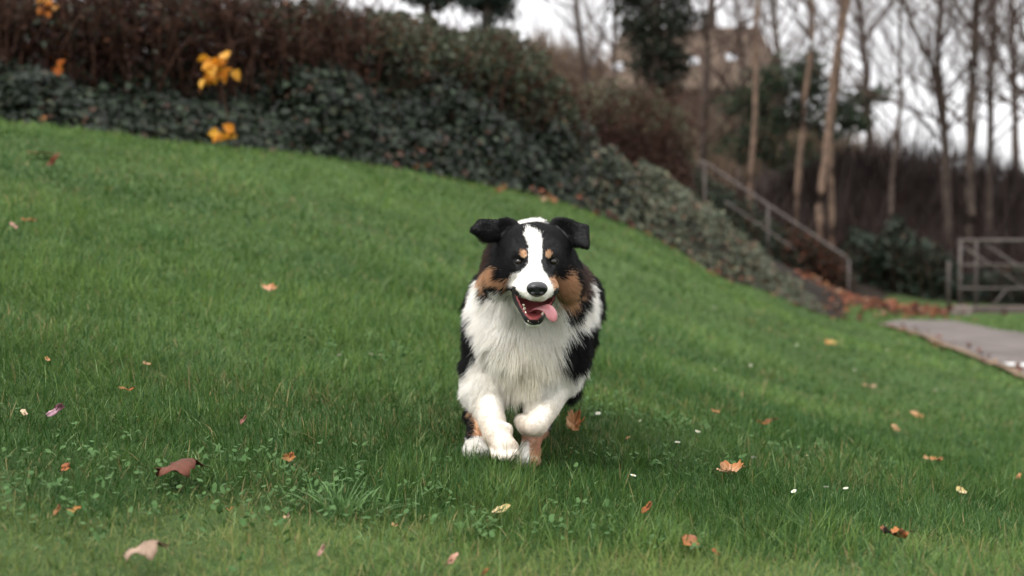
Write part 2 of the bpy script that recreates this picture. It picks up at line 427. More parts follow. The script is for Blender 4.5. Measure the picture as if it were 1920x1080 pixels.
# front leg that reaches for the ground (left in the picture)
F.cone(P(912,690,3.76), P(910,735,3.72), .054, .043, .03)
F.cone(P(910,730,3.72), P(923,792,3.63), .040, .028, .02)
F.cone(P(922,790,3.63), P(930,815,3.60), .030, .029, .015)
F.cone(P(931,815,3.60), P(948,840,3.565), .029, .030, .015)
for u, v, D in ((930,853,3.555),(942,856,3.53),(955,856,3.53),(964,850,3.55)): F.cone(P(u-3,v-16,D+.035), P(u,v,D), .0135, .0115, .004)
F.ell(P(951,806,3.60), (.013,.014,.016), k=.014)
for u0, v0, u1, v1, D in ((934,836,936,858,3.535),(946,838,949,861,3.525),(957,836,960,858,3.532)): F.cone(P(u0,v0,D-.012), P(u1,v1,D-.012), .0022, .0034, .004, cut=True)
# front leg folded under (right): forearm in, wrist low, paw turned back
F.cone(P(1064,672,3.78), P(1050,714,3.74), .046, .037, .03)
F.cone(P(1050,714,3.74), P(1006,797,3.61), .036, .0265, .02)
F.cone(P(1004,798,3.605), P(992,798,3.65), .0255, .0225, .010)
F.cone(P(991,798,3.64), P(979,791,3.70), .0225, .0215, .010)
for u, v, D in ((974,780,3.73),(982,778,3.74),(990,782,3.74)): F.cone(P(u,v+9,D-.03), P(u,v+3,D), .012, .009, .005)
# hind legs reaching forward under the chest
F.cone(P(955,625,4.26), P(928,705,4.02), .080, .055, .04)
F.cone(P(925,705,4.02), P(898,778,4.06), .050, .029, .03)
F.cone(P(898,778,4.06), P(892,826,3.86), .027, .023, .015)
F.cone(P(892,826,3.86), P(893,840,3.80), .024, .024, .012)
for u, v, D in ((880,844,3.775),(889,847,3.765),(898,847,3.765),(907,845,3.775)): F.cone(P(u+(893-u)*.3,v-7,D+.03), P(u,v,D), .013, .0115, .008)
F.cone(P(1035,625,4.26), P(1025,712,4.02), .080, .055, .04)
F.cone(P(1025,712,4.02), P(1006,778,4.04), .050, .030, .03)
F.cone(P(1006,778,4.04), P(993,845,3.74), .027, .023, .015)
F.cone(P(993,845,3.74), P(990,858,3.69), .024, .024, .012)
for u, v, D in ((979,862,3.665),(987,865,3.655),(995,865,3.655),(1003,862,3.665)): F.cone(P(u+(991-u)*.3,v-8,D+.03), P(u,v,D), .0125, .011, .008)
# tail
tail = [P(1020,590,4.50), P(1042,640,4.56), P(1058,700,4.60), P(1064,734,4.60)]
for a, b, ra, rb in zip(tail[:-1], tail[1:], (.04,.036,.034), (.036,.034,.018)): F.cone(a, b, ra, rb, .03)
dv, dq = F.mesh()

DOG_O = np.array(P(985, 760, 3.95)); DOG_O[2] = gz(DOG_O[0], DOG_O[1])
# coat pattern ------------------------------------------------------
BLACK, WHITE, TAN = np.array([.0045,.0045,.005]), np.array([.91,.895,.86]), np.array([.52,.31,.18])
PALE, BROWN, PINK, DRED, LIP, PAD = np.array([.60,.45,.26]), np.array([.06,.033,.024]), np.array([.50,.17,.17]), np.array([.22,.045,.045]), np.array([.012,.010,.011]), np.array([.42,.22,.19])
PINKLEG = np.array([.52,.30,.20])
bib = [(866,548),(884,522),(906,512),(912,548),(950,545),(1040,545),(1062,592),(1090,575),(1098,545),(1100,520),(1096,480),(1103,484),(1108,520),(1113,545),(1114,585),(1108,602),(1080,604),(1058,625),(1046,655),(1043,683),(1060,678),(1080,692),(1108,682),(1106,720),(1035,830),(1000,880),(900,880),(850,760),(862,706),(884,690),(900,660),(899,615),(884,590)]
blaze = [(989,424),(1000,430),(1006,431),(1014,438),(1017,452),(1017,470),(1014,490),(1016,503),(1028,520),(1037,538),(1040,556),(1028,566),(1005,566),(985,572),(968,550),(954,530),(958,516),(973,512),(985,503),(991,492),(991,462),(986,448),(982,440)]
tanL = [(905,508),(922,505),(936,499),(931,510),(932,520),(950,523),(957,520),(957,526),(952,534),(930,537),(914,533),(908,524)]
tanR = [(1030,521),(1045,520),(1062,521),(1068,510),(1064,498),(1074,512),(1080,525),(1082,545),(1076,556),(1069,565),(1061,567),(1048,561),(1036,566),(1040,552),(1036,535)]
browL = [(982 + 6.5 * math.cos(a), 476 + 7.5 * math.sin(a)) for a in np.linspace(0, 6.28, 12)]
browR = [(1028.5 + 6 * math.cos(a), 476.5 + 8 * math.sin(a)) for a in np.linspace(0, 6.28, 12)]
def coat(p, jit=0.0, mid=None):
    u, v, D = proj(p); n = len(u)
    if mid is not None: mu, mv, _ = proj(mid); k = np.where(D < 3.60, .38, np.where(D < 3.95, .5, .2)); u = u + k * (mu - u); v = v + k * (mv - v)
    bu, bv = u, v                                   # the blaze keeps a cleaner edge than the rest of the coat
    if jit:
        bu, bv = u + rng.normal(0, jit, n), v + rng.normal(0, jit, n)
        u = u + rng.normal(0, jit * 1.7, n) + 11 * (vnoise(p / .011, 51) - .5); v = v + rng.normal(0, jit * 1.7, n) + 11 * (vnoise(p / .011, 52) - .5)
    c = np.tile(BLACK, (n, 1))
    def put(m, col): c[m] = col
    front = D < 3.93
    put(in_poly(u, v, bib) & front & (v > 470), WHITE)
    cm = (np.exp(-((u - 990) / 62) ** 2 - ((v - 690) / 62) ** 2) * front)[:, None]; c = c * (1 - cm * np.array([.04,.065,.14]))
    put((v > 745) & (D < 3.80) & (u < 1010) & (v < 900), WHITE); put((v > 690) & (D < 3.80) & (u >= 1010), WHITE)
    head = D < 3.62
    put(head & (v < 520) & (u > 885) & (u < 1112) & ~((u > 1097) & (v > 475)), BLACK)
    put((u > 1083) & (u < 1103) & (v > 478) & (v < 545) & (D > 3.5), BROWN)
    put((u > 886) & (u < 928) & (v > 447) & (v < 512) & (D > 3.53), BROWN)
    put(in_poly(u, v, tanL) & (D < 3.75), TAN); put(in_poly(u, v, tanR) & (D < 3.75), TAN)
    put(in_poly(bu, bv, browL) & head, TAN * .95); put(in_poly(bu, bv, browR) & head, TAN * .95)
    put(in_poly(bu, bv, blaze) & head, WHITE)
    put((v < 470) & (u > 955) & (u < 1024) & (D > 3.64) & (D < 3.95), WHITE)
    put((D > 4.1) & (v > 645) & (v < 690) & (u < 884), PALE)
    low = (sstep(720, 850, v) * (D < 3.76))[:, None]; c = c * (1 - low * np.array([.24,.31,.38]))  # beige dirt on the paws; shading down the legs also put into the coat
    hind = (D > 3.63) & (v > 765) & ~((v < 822) & (D < 3.76) & (u > 960))
    put(hind & (u < 918) & (D > 3.68), TAN * 1.15); put(hind & (u < 918) & (v > 818) & (D > 3.68), WHITE * .93); put(hind & (u < 889) & (v < 822) & (D > 3.8), BLACK)
    put(hind & (u > 965) & (v > 800) & ((D > 3.66) | (v > 858) & (D > 3.60)) & (u < 1030), PINKLEG); put(hind & (u > 965) & (v > 828) & (u < 992) & (D > 3.60), WHITE * .93)
    put((D > 3.715) & (D < 3.80) & (v > 770) & (v < 792) & (u > 968) & (u < 1000), PAD)
    return c
def mouth_parts(p, c):
    """bare lips, gums and the inside of the mouth"""
    u, v, D = proj(p)
    ab = mouth_b - mouth_a; t = np.clip(((p - mouth_a) @ ab) / (ab @ ab), 0, 1)
    dd = np.linalg.norm(p - mouth_a - t[:, None] * ab, axis=1) - (.046 + (.0175 - .046) * t)
    jaw = (D < 3.53) & (v > 540) & (u > 953) & (u < 1052)
    rim = jaw & (v > 543) & (dd < .020) & (in_poly(u, v, [(955,533),(962,572),(976,602),(990,616),(1012,616),(1026,598),(1040,570),(1050,540),(1034,556),(1005,570),(972,556)]))
    c[rim] = LIP
    lips = (D < 3.53) & (in_poly(u, v, [(957,535),(966,537),(975,552),(987,566),(985,575),(973,567),(962,550)]) | in_poly(u, v, [(1048,540),(1041,541),(1034,555),(1023,566),(1024,575),(1031,573),(1042,559),(1049,546)])); c[lips] = LIP
    inside = (D < 3.55) & (v > 545) & (np.abs(dd) < .0052); c[inside] = DRED
    c[inside & (D > 3.46)] = DRED * .5
    return inside | rim | lips
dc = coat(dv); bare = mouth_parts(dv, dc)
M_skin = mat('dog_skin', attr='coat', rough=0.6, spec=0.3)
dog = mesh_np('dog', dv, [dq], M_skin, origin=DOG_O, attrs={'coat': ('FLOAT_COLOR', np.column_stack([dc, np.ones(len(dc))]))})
tag(dog, 'black, white and tan shepherd dog running over the lawn with open mouth and tongue out', 'dog')
bvh = BVHTree.FromPolygons([Vector(x) for x in dv], dq.tolist())
def surf(u, v):
    d = Vector(ray(u, v)).normalized(); h = bvh.ray_cast(Vector(CAMP), d)
    return np.array(h[0]), np.array(h[1])
# eyes
M_eye = mat('dog_eye', (.010,.006,.004), rough=0.08, spec=0.5)
M_lid = mat('dog_eyelid', (.008,.007,.007), rough=0.5)
for u in (974, 1036):
    h, nn = surf(u, 491); d = ray(u, 491) / np.linalg.norm(ray(u, 491))
    c = h + d * 0.0070
    m = MB(); m.ellipsoid(c, (.0118,.0112,.0104), nu=20, nv=14); eye = m.build('eye', M_eye, dog, c)
    m = MB(); th = np.linspace(0, 2 * math.pi, 20)
    ring = np.stack([c[0] + .0135 * np.cos(th), c[1] - .006 + .004 * np.abs(np.cos(th)), c[2] + .0085 * np.sin(th)], 1)
    m.tube(ring, .0024, 6, cap=False); m.build('eyelid', M_lid, eye, c)
# nose leather
nc = P(1007, 542, 3.318); m = MB(); m.ellipsoid((0,0,0), (1,1,1), nu=32, nv=22); q = m.v[0].copy()
q[:, 0] *= .0250 * (1 - 0.22 * np.clip(-q[:, 2], 0, 1)); q[:, 2] = np.sign(q[:, 2]) * np.abs(q[:, 2]) ** .85 * .0185; q[:, 1] *= .021
for sx in (-1, 1):
    r = np.hypot((q[:, 0] - sx * .0115) / .006, (q[:, 2] + .005) / .0045); q[(q[:, 1] < 0), 1] += (.009 * np.exp(-r ** 2))[(q[:, 1] < 0)]
q[q[:, 1] < 0, 1] += (.003 * np.exp(-(q[:, 0] / .002) ** 2) * (q[:, 2] < .004))[q[:, 1] < 0]
m.v[0] = q + nc
M_nose = mat('dog_nose', (.010,.010,.012), rough=0.33, spec=0.5, bump=(900, 0.25, 0.001)); m.build('nose', M_nose, dog, nc)
# tongue
M_tongue = mat('dog_tongue', (.42,.15,.165), rough=0.30, spec=0.5, noise=(60,(.50,.21,.22),4))
tp = np.array([P(996,588,3.45), P(1003,580,3.42), P(1011,577,3.385), P(1018,575,3.358), P(1026,578,3.343), P(1033,586,3.338), P(1037,595,3.337), P(1040,603,3.339)])
tw = np.array([.010,.0105,.0105,.0105,.0125,.0140,.0128,.006])
tt = np.gradient(tp, axis=0); tt /= np.linalg.norm(tt, axis=1, keepdims=True)
wd = np.array([[.9,0,.2]] * 3 + [[.75,0,.65],[.7,0,.72],[.75,.1,.66],[.8,.1,.6],[.8,.1,.6]]); wd -= tt * (wd * tt).sum(1)[:, None]; wd /= np.linalg.norm(wd, axis=1, keepdims=True)
nn = np.cross(wd, tt); th = np.linspace(0, 2 * math.pi, 16, endpoint=False)
rings = []
for i in range(len(tp)):
    x = tw[i] * np.cos(th); zt = .0035 * np.sin(th) - .0016 * np.exp(-(x / .003) ** 2) * (np.sin(th) > 0) + 1.0 * (x ** 2) / .12
    rings.append(tp[i] + x[:, None] * wd[i] + zt[:, None] * nn[i])
m = MB(); k = 16; i = np.arange(len(tp) - 1)[:, None] * k; j = np.arange(k)[None]; j2 = (j + 1) % k
m.add(np.vstack(rings + [tp[:1], tp[-1:]]), np.vstack([[[(a + 1) % k, a, len(tp) * k] for a in range(k)], [[(len(tp) - 1) * k + a, (len(tp) - 1) * k + (a + 1) % k, len(tp) * k + 1] for a in range(k)]]),
      np.stack([i + j, i + j2, i + k + j2, i + k + j], -1).reshape(-1, 4))
tongue = m.build('tongue', M_tongue, dog, tp[3]); tongue.modifiers.new('smooth', 'SUBSURF').render_levels = 2
# teeth: lower incisors, lower canines, cheek teeth on the left of the picture
M_tooth = mat('dog_tooth', (.74,.68,.55), rough=0.25, spec=0.5)
def tooth(u, v, D, h, r, lean=(0,0)):
    b = P(u, v, D); t = b + np.array([lean[0], lean[1], h]); m = MB()
    m.tube([b - [0,0,.004], b, b + (t - b) * .5, b + (t - b) * .85, t], [r, r, r * .85, r * .45, r * .1], 8); m.build('tooth', M_tooth, dog, b)
for u, v in ((991,600.5),(994.5,602.3),(998,603.2),(1002,603.2),(1005.5,602.2),(1009,600.3)): tooth(u, v, 3.377, .0048, .0021)
tooth(987, 595, 3.385, .015, .0034, (-.002, .004)); tooth(1014, 594.5, 3.385, .013, .0034, (.006, .004))
for u, v, D in ((982,582,3.405),(984.5,588,3.395)): tooth(u, v, D, .006, .003)
for u, v, D in ((982,570,3.385),(984,576,3.39)): tooth(u, v, D, -.007, .003)

# dark claws at the tips of the toes
M_claw = mat('dog_claw', (.025,.018,.015), rough=.3, spec=.5)
for u, v, D in ((930,860,3.548),(943,864,3.522),(956,864,3.522),(967,857,3.545),(880,850,3.768),(889,853,3.758),(898,853,3.758),(907,851,3.768),(980,868,3.66),(988,871,3.65),(996,871,3.65),(1004,868,3.66)):
    a = P(u, v - 4, D + .004); b = P(u + 1, v, D - .012); m = MB(); m.tube([a, (a + b) / 2 + [0, 0, .002], b], [.0035, .0028, .0008], 6); m.build('claw', M_claw, dog, a)
# fur ---------------------------------------------------------------
# (pixel, depth) landmarks: hair length, lie of the hair, how flat it lies
LM = [
 (1007,530,3.36, .006, (0,.6,.6), .85), (985,545,3.38, .007, (-.5,.8,-.2), .85), (1030,545,3.38, .007, (.5,.8,-.2), .85), (1003,505,3.43, .008, (0,.6,.7), .9),
 (1000,590,3.40, .006, (0,.7,-.5), .9), (1000,600,3.44, .014, (0,.6,-.8), .8),
 (974,485,3.46, .007, (-.4,.5,.6), .92), (1036,485,3.46, .007, (.4,.5,.6), .92), (982,476,3.46, .007, (-.3,.6,.6), .92), (1029,476,3.46, .007, (.3,.6,.6), .92), (1001,455,3.48, .014, (0,.8,.5), .85), (1001,425,3.53, .018, (0,1,.1), .7),
 (960,440,3.52, .018, (-.5,.8,.1), .75), (1042,440,3.52, .018, (.5,.8,.1), .75), (950,470,3.52, .018, (-.8,.6,-.1), .7), (1050,470,3.52, .018, (.8,.6,-.1), .7),
 (950,520,3.50, .022, (-.8,.5,-.35), .65), (1056,525,3.50, .022, (.7,.5,-.5), .65), (922,525,3.56, .026, (-.7,.4,-.6), .6), (1078,550,3.56, .027, (.5,.4,-.8), .6),
 (905,470,3.60, .036, (-.5,.4,-.8), .6), (1095,480,3.60, .034, (.5,.4,-.8), .6), (920,500,3.60, .032, (-.6,.4,-.7), .6), (1080,500,3.60, .030, (.5,.4,-.8), .6),
 (900,428,3.53, .005, (-1,.2,-.2), .8), (925,430,3.53, .007, (-1,.3,-.2), .8), (915,446,3.535, .024, (-.4,.3,-.9), .65), (1090,440,3.53, .006, (.4,.2,-.9), .8), (1098,460,3.53, .007, (.2,.2,-1), .8),
 (880,540,3.75, .040, (-.45,.5,-.75), .62), (1110,540,3.75, .034, (.4,.5,-.75), .65),
 (950,575,3.62, .055, (-.3,.1,-1), .72), (1050,600,3.62, .055, (.3,.1,-1), .72), (1000,630,3.62, .058, (0,.1,-1), .75), (930,620,3.66, .055, (-.5,.2,-.85), .58), (1060,640,3.66, .060, (.4,.3,-.9), .7),
 (960,680,3.65, .058, (.1,.1,-1), .7), (1010,700,3.65, .058, (.1,.1,-1), .7), (985,745,3.68, .048, (.15,.1,-1), .7),
 (885,610,3.80, .036, (-.3,.9,-.5), .65), (1100,640,3.80, .045, (.3,.9,-.5), .75), (1075,670,3.74, .035, (.2,.6,-.8), .8),
 (880,680,3.78, .032, (-.4,.6,-.7), .6), (1090,690,3.78, .022, (.3,.6,-.7), .7),
 (895,710,3.68, .030, (-.3,.3,-1), .75), (873,735,3.74, .034, (-.6,.6,-.6), .6), (885,760,3.72, .030, (-.6,.6,-.6), .6), (920,750,3.63, .012, (0,.3,-1), .9), (925,795,3.58, .009, (0,.2,-1), .9), (945,850,3.53, .005, (.2,0,-1), .9), (935,815,3.56,.009,(.2,.1,-1),.9),
 (1045,730,3.68, .014, (-.4,0,-1), .88), (1020,770,3.60, .010, (-.6,0,-.8), .9), (1000,800,3.58, .006, (-.8,.3,-.4), .9), (980,785,3.70, .008, (-.3,.8,.3), .9), (1042,750,3.74,.014,(.2,.5,-.8),.8),
 (890,800,3.98, .012, (0,.2,-1), .9), (892,840,3.80, .010, (0,0,-1), .8), (885,846,3.79,.018,(-.5,0,-.9),.6), (895,740,4.05, .030, (-.2,.5,-.9), .7), (1000,830,3.80, .010, (0,.2,-1), .9), (990,858,3.68, .010, (0,0,-1), .8), (1040,740,4.05, .030, (.2,.5,-.9), .7),
 (862,675,4.28, .060, (-1.0,.25,.35), .5), (1110,650,4.3, .030, (.1,.8,-.7), .75),
 (860,600,4.0, .055, (-.2,.9,-.5), .65), (1140,560,4.0, .042, (.2,.9,-.5), .65), (1000,440,3.85, .055, (0,1,.05), .6), (1000,450,4.2, .045, (0,1,-.1), .75), (860,590,4.3, .05, (-.2,.8,-.6), .7), (1130,600,4.3, .034, (.2,.8,-.6), .7),
 (1000,700,4.0, .050, (0,.6,-.9), .6), (1064,735,4.6, .045, (.35,.3,-.8), .6), (1050,650,4.56, .04, (.2,.4,-.9), .65), (1000,600,4.45, .045, (0,.7,-.7), .7),
]
LMp = np.array([P(*l[:3]) for l in LM]); LMl = np.array([l[3] for l in LM]); LMd = np.array([np.array(l[4]) / np.linalg.norm(l[4]) for l in LM]); LMf = np.array([l[5] for l in LM])
def field_at(p):
    L = np.empty(len(p)); Dr = np.empty((len(p), 3)); Fl = np.empty(len(p))
    for i in range(0, len(p), 20000):
        q = p[i:i + 20000]; d2 = ((q[:, None] - LMp[None]) ** 2).sum(-1)
        w = 1 / (d2 + 2e-4) ** 2; w /= w.sum(1, keepdims=True)
        L[i:i + 20000] = w @ LMl; Dr[i:i + 20000] = w @ LMd; Fl[i:i + 20000] = w @ LMf
    return L, Dr / (np.linalg.norm(Dr, axis=1, keepdims=True) + 1e-9), Fl
tri = np.vstack([dq[:, [0, 1, 2]], dq[:, [0, 2, 3]]]); A, B, C3 = dv[tri[:, 0]], dv[tri[:, 1]], dv[tri[:, 2]]
fn = np.cross(B - A, C3 - A); area = np.linalg.norm(fn, axis=1) / 2
vn = np.zeros_like(dv); np.add.at(vn, tri.ravel(), np.repeat(fn, 3, 0)); vn /= np.linalg.norm(vn, axis=1, keepdims=True) + 1e-12
for _ in range(2):
    acc = vn.copy(); 
    for a, b in ((0,1),(1,2),(2,0)): np.add.at(acc, tri[:, a], vn[tri[:, b]]); np.add.at(acc, tri[:, b], vn[tri[:, a]])
    vn = acc / (np.linalg.norm(acc, axis=1, keepdims=True) + 1e-12)
ctr = (A + B + C3) / 3; face_w = np.where(proj(ctr)[2] < 3.62, 2.2, np.where(proj(ctr)[2] < 3.85, 1.3, 0.75))
bare_f = bare[tri].any(1); pr = area * face_w * ~bare_f; pr /= pr.sum()
NH = 320000
pick = rng.choice(len(tri), NH, p=pr); r1, r2 = np.sqrt(rng.random(NH)), rng.random(NH)
bw = np.stack([1 - r1, r1 * (1 - r2), r1 * r2], 1)
root = (bw[:, :, None] * dv[tri[pick]]).sum(1); nrm = (bw[:, :, None] * vn[tri[pick]]).sum(1); nrm /= np.linalg.norm(nrm, axis=1, keepdims=True)
hu, hv, hD = proj(root)
keep = ~((hD < 3.5) & ((np.hypot(hu - 974, (hv - 491) * 1.3) < 8.5) | (np.hypot(hu - 1036, (hv - 491) * 1.3) < 8.5) | (np.hypot((hu - 1007) / 1.25, hv - 542) < 13)))
root, nrm = root[keep], nrm[keep]; NH = len(root)
hl, hd, hf = field_at(root)
cl = vnoise(root / .035, 5) - .5
hd = hd + np.where(hl > .03, .62, .3)[:, None] * np.stack([vnoise(root / .05, s) - .5 for s in (11, 12, 13)], 1) + rng.normal(0, .13, (NH, 3))
tg = hd - nrm * (hd * nrm).sum(1)[:, None]; tg /= np.linalg.norm(tg, axis=1, keepdims=True) + 1e-9
dirn = nrm * (1 - hf)[:, None] + tg * hf[:, None] + nrm * .12; dirn /= np.linalg.norm(dirn, axis=1, keepdims=True)
hl = hl * (0.7 + 0.45 * rng.random(NH)) * (1 + .6 * cl + .5 * (vnoise(root / .014, 6) - .5) * (hl > .02))
NP = 6; s_ = np.linspace(0, 1, NP)
grav = np.array([0, .15, -1.0]); bend = np.clip(hl / .06, 0, 1.3) * .34
pts = root[:, None] - nrm[:, None] * .001 + (hl[:, None] * s_[None])[..., None] * dirn[:, None] + ((hl * bend)[:, None] * s_[None] ** 2)[..., None] * (0.5 * hd + .5 * grav)[:, None]
# tufts: each hair leans towards its tuft's leading hair at the tip
ntuft = 20000; lead = rng.choice(NH, ntuft, replace=False); kd = KDTree(ntuft)
for i, a in enumerate(lead): kd.insert(Vector(root[a]), i)
kd.balance()
near = np.array([kd.find(Vector(r))[1] for r in root]); gl = lead[near]
pull = (np.clip((hl - .008) / .03, 0, 1) * .34)[:, None] * (s_[None] ** 1.3)
same = ((nrm * nrm[gl]).sum(1) > .2)[:, None]
lead_pts = root[gl][:, None] + (pts[gl] - root[gl][:, None]) * (hl / hl[gl])[:, None, None]
pts = pts + (pull * same)[..., None] * (lead_pts - pts)
pts += rng.normal(0, .0006, pts.shape) * (s_[None] * np.clip(hl / .03, .2, 1.5)[:, None])[..., None]
hc = coat(root, 1.6, mid=pts[:, 3]); hc = hc * (1 + rng.normal(0, .10, (NH, 1))) ; hc = np.clip(hc, .003, .93)
hc *= (1 + .08 * (vnoise(root[gl] / .004, 8) - .5))[:, None]; hc = np.clip(hc, .003, .93)
warm = (hc[:, 0] > .5); hc[warm] *= np.array([1, .985, .955]) ** rng.uniform(0, 1.6, (warm.sum(), 1))
cu = bpy.data.hair_curves.new('fur'); cu.add_curves([NP] * NH)
cu.attributes['position'].data.foreach_set('vector', (pts - DOG_O).astype(np.float32).ravel())
ra = cu.attributes.new('radius', 'FLOAT', 'POINT') if 'radius' not in cu.attributes else cu.attributes['radius']
hr = (.00032 + .00022 * np.clip(hl / .05, 0, 1))[:, None] * np.array([1, 1, .95, .8, .55, .15])[None]
ra.data.foreach_set('value', hr.astype(np.float32).ravel())
ca = cu.attributes.new('coat', 'FLOAT_COLOR', 'CURVE'); ca.data.foreach_set('color', np.column_stack([hc, np.ones(NH)]).astype(np.float32).ravel())
M_fur = mat('dog_fur', attr='coat', rough=0.45, spec=0.3, transl=.5); cu.materials.append(M_fur)
fur = link(bpy.data.objects.new('fur', cu), dog)
# ------------------------------------------------------------------ grass, clover
def blades(base, h, w, az, lean, curl, seg=3):
    """grass blades: bent tapering strips; returns verts, quads, tris"""
    n = len(base); s = np.linspace(0, 1, seg + 1)
    dx, dy = np.cos(az), np.sin(az); ang = lean[:, None] + curl[:, None] * s[None, 1:]
    hor = np.concatenate([np.zeros((n, 1)), np.cumsum(np.sin(ang), 1)], 1) * (h / seg)[:, None]
    ver = np.concatenate([np.zeros((n, 1)), np.cumsum(np.cos(ang), 1)], 1) * (h / seg)[:, None]
    ctr = np.stack([base[:, 0, None] + hor * dx[:, None], base[:, 1, None] + hor * dy[:, None], base[:, 2, None] + ver - .004], -1)
    fa = az + rng.uniform(.8, 2.3, n); wx, wy = np.cos(fa), np.sin(fa)
    wd = np.array([.75, 1.0, .8, 0.0]) if seg == 3 else np.concatenate([np.linspace(.8, 1, seg // 2 + 1), np.linspace(1, 0, seg + 1 - seg // 2)[1:]])
    off = np.stack([wx, wy, 0 * wx], -1)[:, None] * (w[:, None] * wd[None, :-1] / 2)[..., None]
    L, R = ctr[:, :-1] - off, ctr[:, :-1] + off
    v = np.concatenate([np.stack([L, R], 2).reshape(n, -1, 3), ctr[:, -1:]], 1); k = 2 * seg + 1
    b = np.arange(n)[:, None] * k
    q = np.concatenate([b + np.array([[2 * i, 2 * i + 1, 2 * i + 3, 2 * i + 2]]) for i in range(seg - 1)], 0)
    t = b + np.array([[2 * seg - 2, 2 * seg - 1, 2 * seg]])
    return v.reshape(-1, 3), q, t, k
def in_path(xy, m=0.0): return in_poly(xy[:, 0], xy[:, 1], PATH_POLY)
bands = [(1.9, 2.6, 21000, .0019), (2.6, 3.4, 20000, .0020), (3.4, 4.4, 16000, .0022), (4.4, 6, 9500, .0028), (6, 8, 5200, .0038), (8, 11, 2500, .006), (11, 15, 1500, .0085), (15, 21, 900, .012)]
BS, WS = [], []
for d0, d1, dens, w in bands:
    wide = 1250 if d0 < 3.4 else 1650; kx = 2 * wide / FPX; n = int(dens * kx * (d1 * d1 - d0 * d0) / 2)
    D = np.sqrt(rng.uniform(d0 * d0, d1 * d1, n)); x = rng.uniform(-wide, wide, n) / FPX * D
    BS.append(np.stack([x, D], 1)); WS.append(np.full(n, w))
bxy = np.vstack(BS); bw_ = np.concatenate(WS)
ed, _ = edge_dist(bxy)
k = (ed < 0.04 * (vnoise(bxy / .2, 2) - .3)) & ~in_path(bxy) & ~((ed > -.06) & (rng.random(len(bxy)) < .6))
# worn, thinner turf strip nearest the camera
thin = sstep(3.1, 2.6, bxy[:, 1] + .9 * (vnoise(bxy / .28, 31) - .5))
k &= rng.random(len(bxy)) > .35 * thin
bxy, bw_, thin = bxy[k], bw_[k], thin[k]; n = len(bxy)
base = np.column_stack([bxy, ground_z(bxy)])
pn, pn2, pn3 = vnoise(bxy / .45, 41), vnoise(bxy / .16, 42), vnoise(bxy / 1.2, 43)
h = .045 * (.55 + .75 * pn * .6 + .75 * pn2 * .5) * rng.lognormal(0, .28, n) * (1 - .35 * thin)
az = rng.uniform(0, 2 * math.pi, n) * .85 + 2 * math.pi * vnoise(bxy / .5, 44)
tuft_ = sstep(.66, .8, vnoise(bxy / .13, 48)); h = h * (1 + .55 * tuft_)
bv, bq, bt, kk = blades(base, h, bw_ * rng.uniform(.7, 1.25, n), az, rng.uniform(.05, .75, n) + .3 * sstep(5, 10, bxy[:, 1]), rng.uniform(-.2, 1.5, n))
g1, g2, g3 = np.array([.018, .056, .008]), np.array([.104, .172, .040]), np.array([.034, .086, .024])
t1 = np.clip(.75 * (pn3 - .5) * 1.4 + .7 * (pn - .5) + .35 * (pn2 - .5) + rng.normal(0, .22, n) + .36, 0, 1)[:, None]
t1 = np.clip(t1 + .30 * sstep(5.5, 11, bxy[:, 1])[:, None] + .10 * sstep(6, 4.5, bxy[:, 1])[:, None] + .25 * tuft_[:, None], 0, 1.15)  # paler turf up the slope; its lit look is put into the tint
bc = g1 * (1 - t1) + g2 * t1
m = rng.random(n) < .25; bc[m] = g3 * rng.uniform(.7, 1.3, (m.sum(), 1))
m = rng.random(n) < .04; bc[m] = np.array([.17, .25, .10]) * rng.uniform(.8, 1.15, (m.sum(), 1))
m = rng.random(n) < .02 + .14 * thin + .08 * (vnoise(bxy / .5, 46) > .74); bc[m] = np.array([.24, .20, .085]) * rng.uniform(.6, 1.15, (m.sum(), 1))
m = rng.random(n) < .75 * thin * sstep(.3, .75, vnoise(bxy / .22, 47)); bc[m] = bc[m] * .45 + np.array([.17, .21, .055]) * .55
M_grass = mat('grass_blade', attr='tint', rough=0.5, spec=0.12, transl=0.32)
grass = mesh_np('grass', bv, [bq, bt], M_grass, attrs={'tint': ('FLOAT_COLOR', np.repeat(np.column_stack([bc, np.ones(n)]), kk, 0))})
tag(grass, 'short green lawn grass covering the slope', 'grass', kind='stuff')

# long coarse grass tufts (things)
def grass_tuft(u, v, n, hgt, spread, label, col=(.085,.16,.05)):
    p = on_ground(u, v); r = np.abs(rng.normal(0, spread * .35, n)); a = rng.uniform(0, 2 * math.pi, n)
    xy = p[None, :2] + np.stack([r * np.cos(a), r * np.sin(a)], 1)
    v_, q_, t_, k_ = blades(np.column_stack([xy, ground_z(xy)]), hgt * rng.uniform(.5, 1.1, n), rng.uniform(.0035, .0065, n), a + rng.normal(0, .4, n), rng.uniform(.1, .8, n), rng.uniform(.2, 1.4, n), 6)
    c = np.array(col) * rng.uniform(.75, 1.25, (n, 1)); c[rng.random(n) < .08] = (.25, .24, .10)
    o = mesh_np('grass_tuft', v_, [q_, t_], M_grass, origin=p, attrs={'tint': ('FLOAT_COLOR', np.repeat(np.column_stack([c, np.ones(n)]), k_, 0))})
    tag(o, label, 'grass tuft', 'long grass tufts in the lawn')
grass_tuft(640, 968, 80, .115, .14, 'broad tuft of long coarse grass blades at the bottom left of the dog')
grass_tuft(300, 448, 40, .13, .12, 'small pale tuft of long grass far up the slope at the left')
grass_tuft(880, 1010, 24, .09, .05, 'thin sparse tuft of long grass in front of the dog at the bottom')

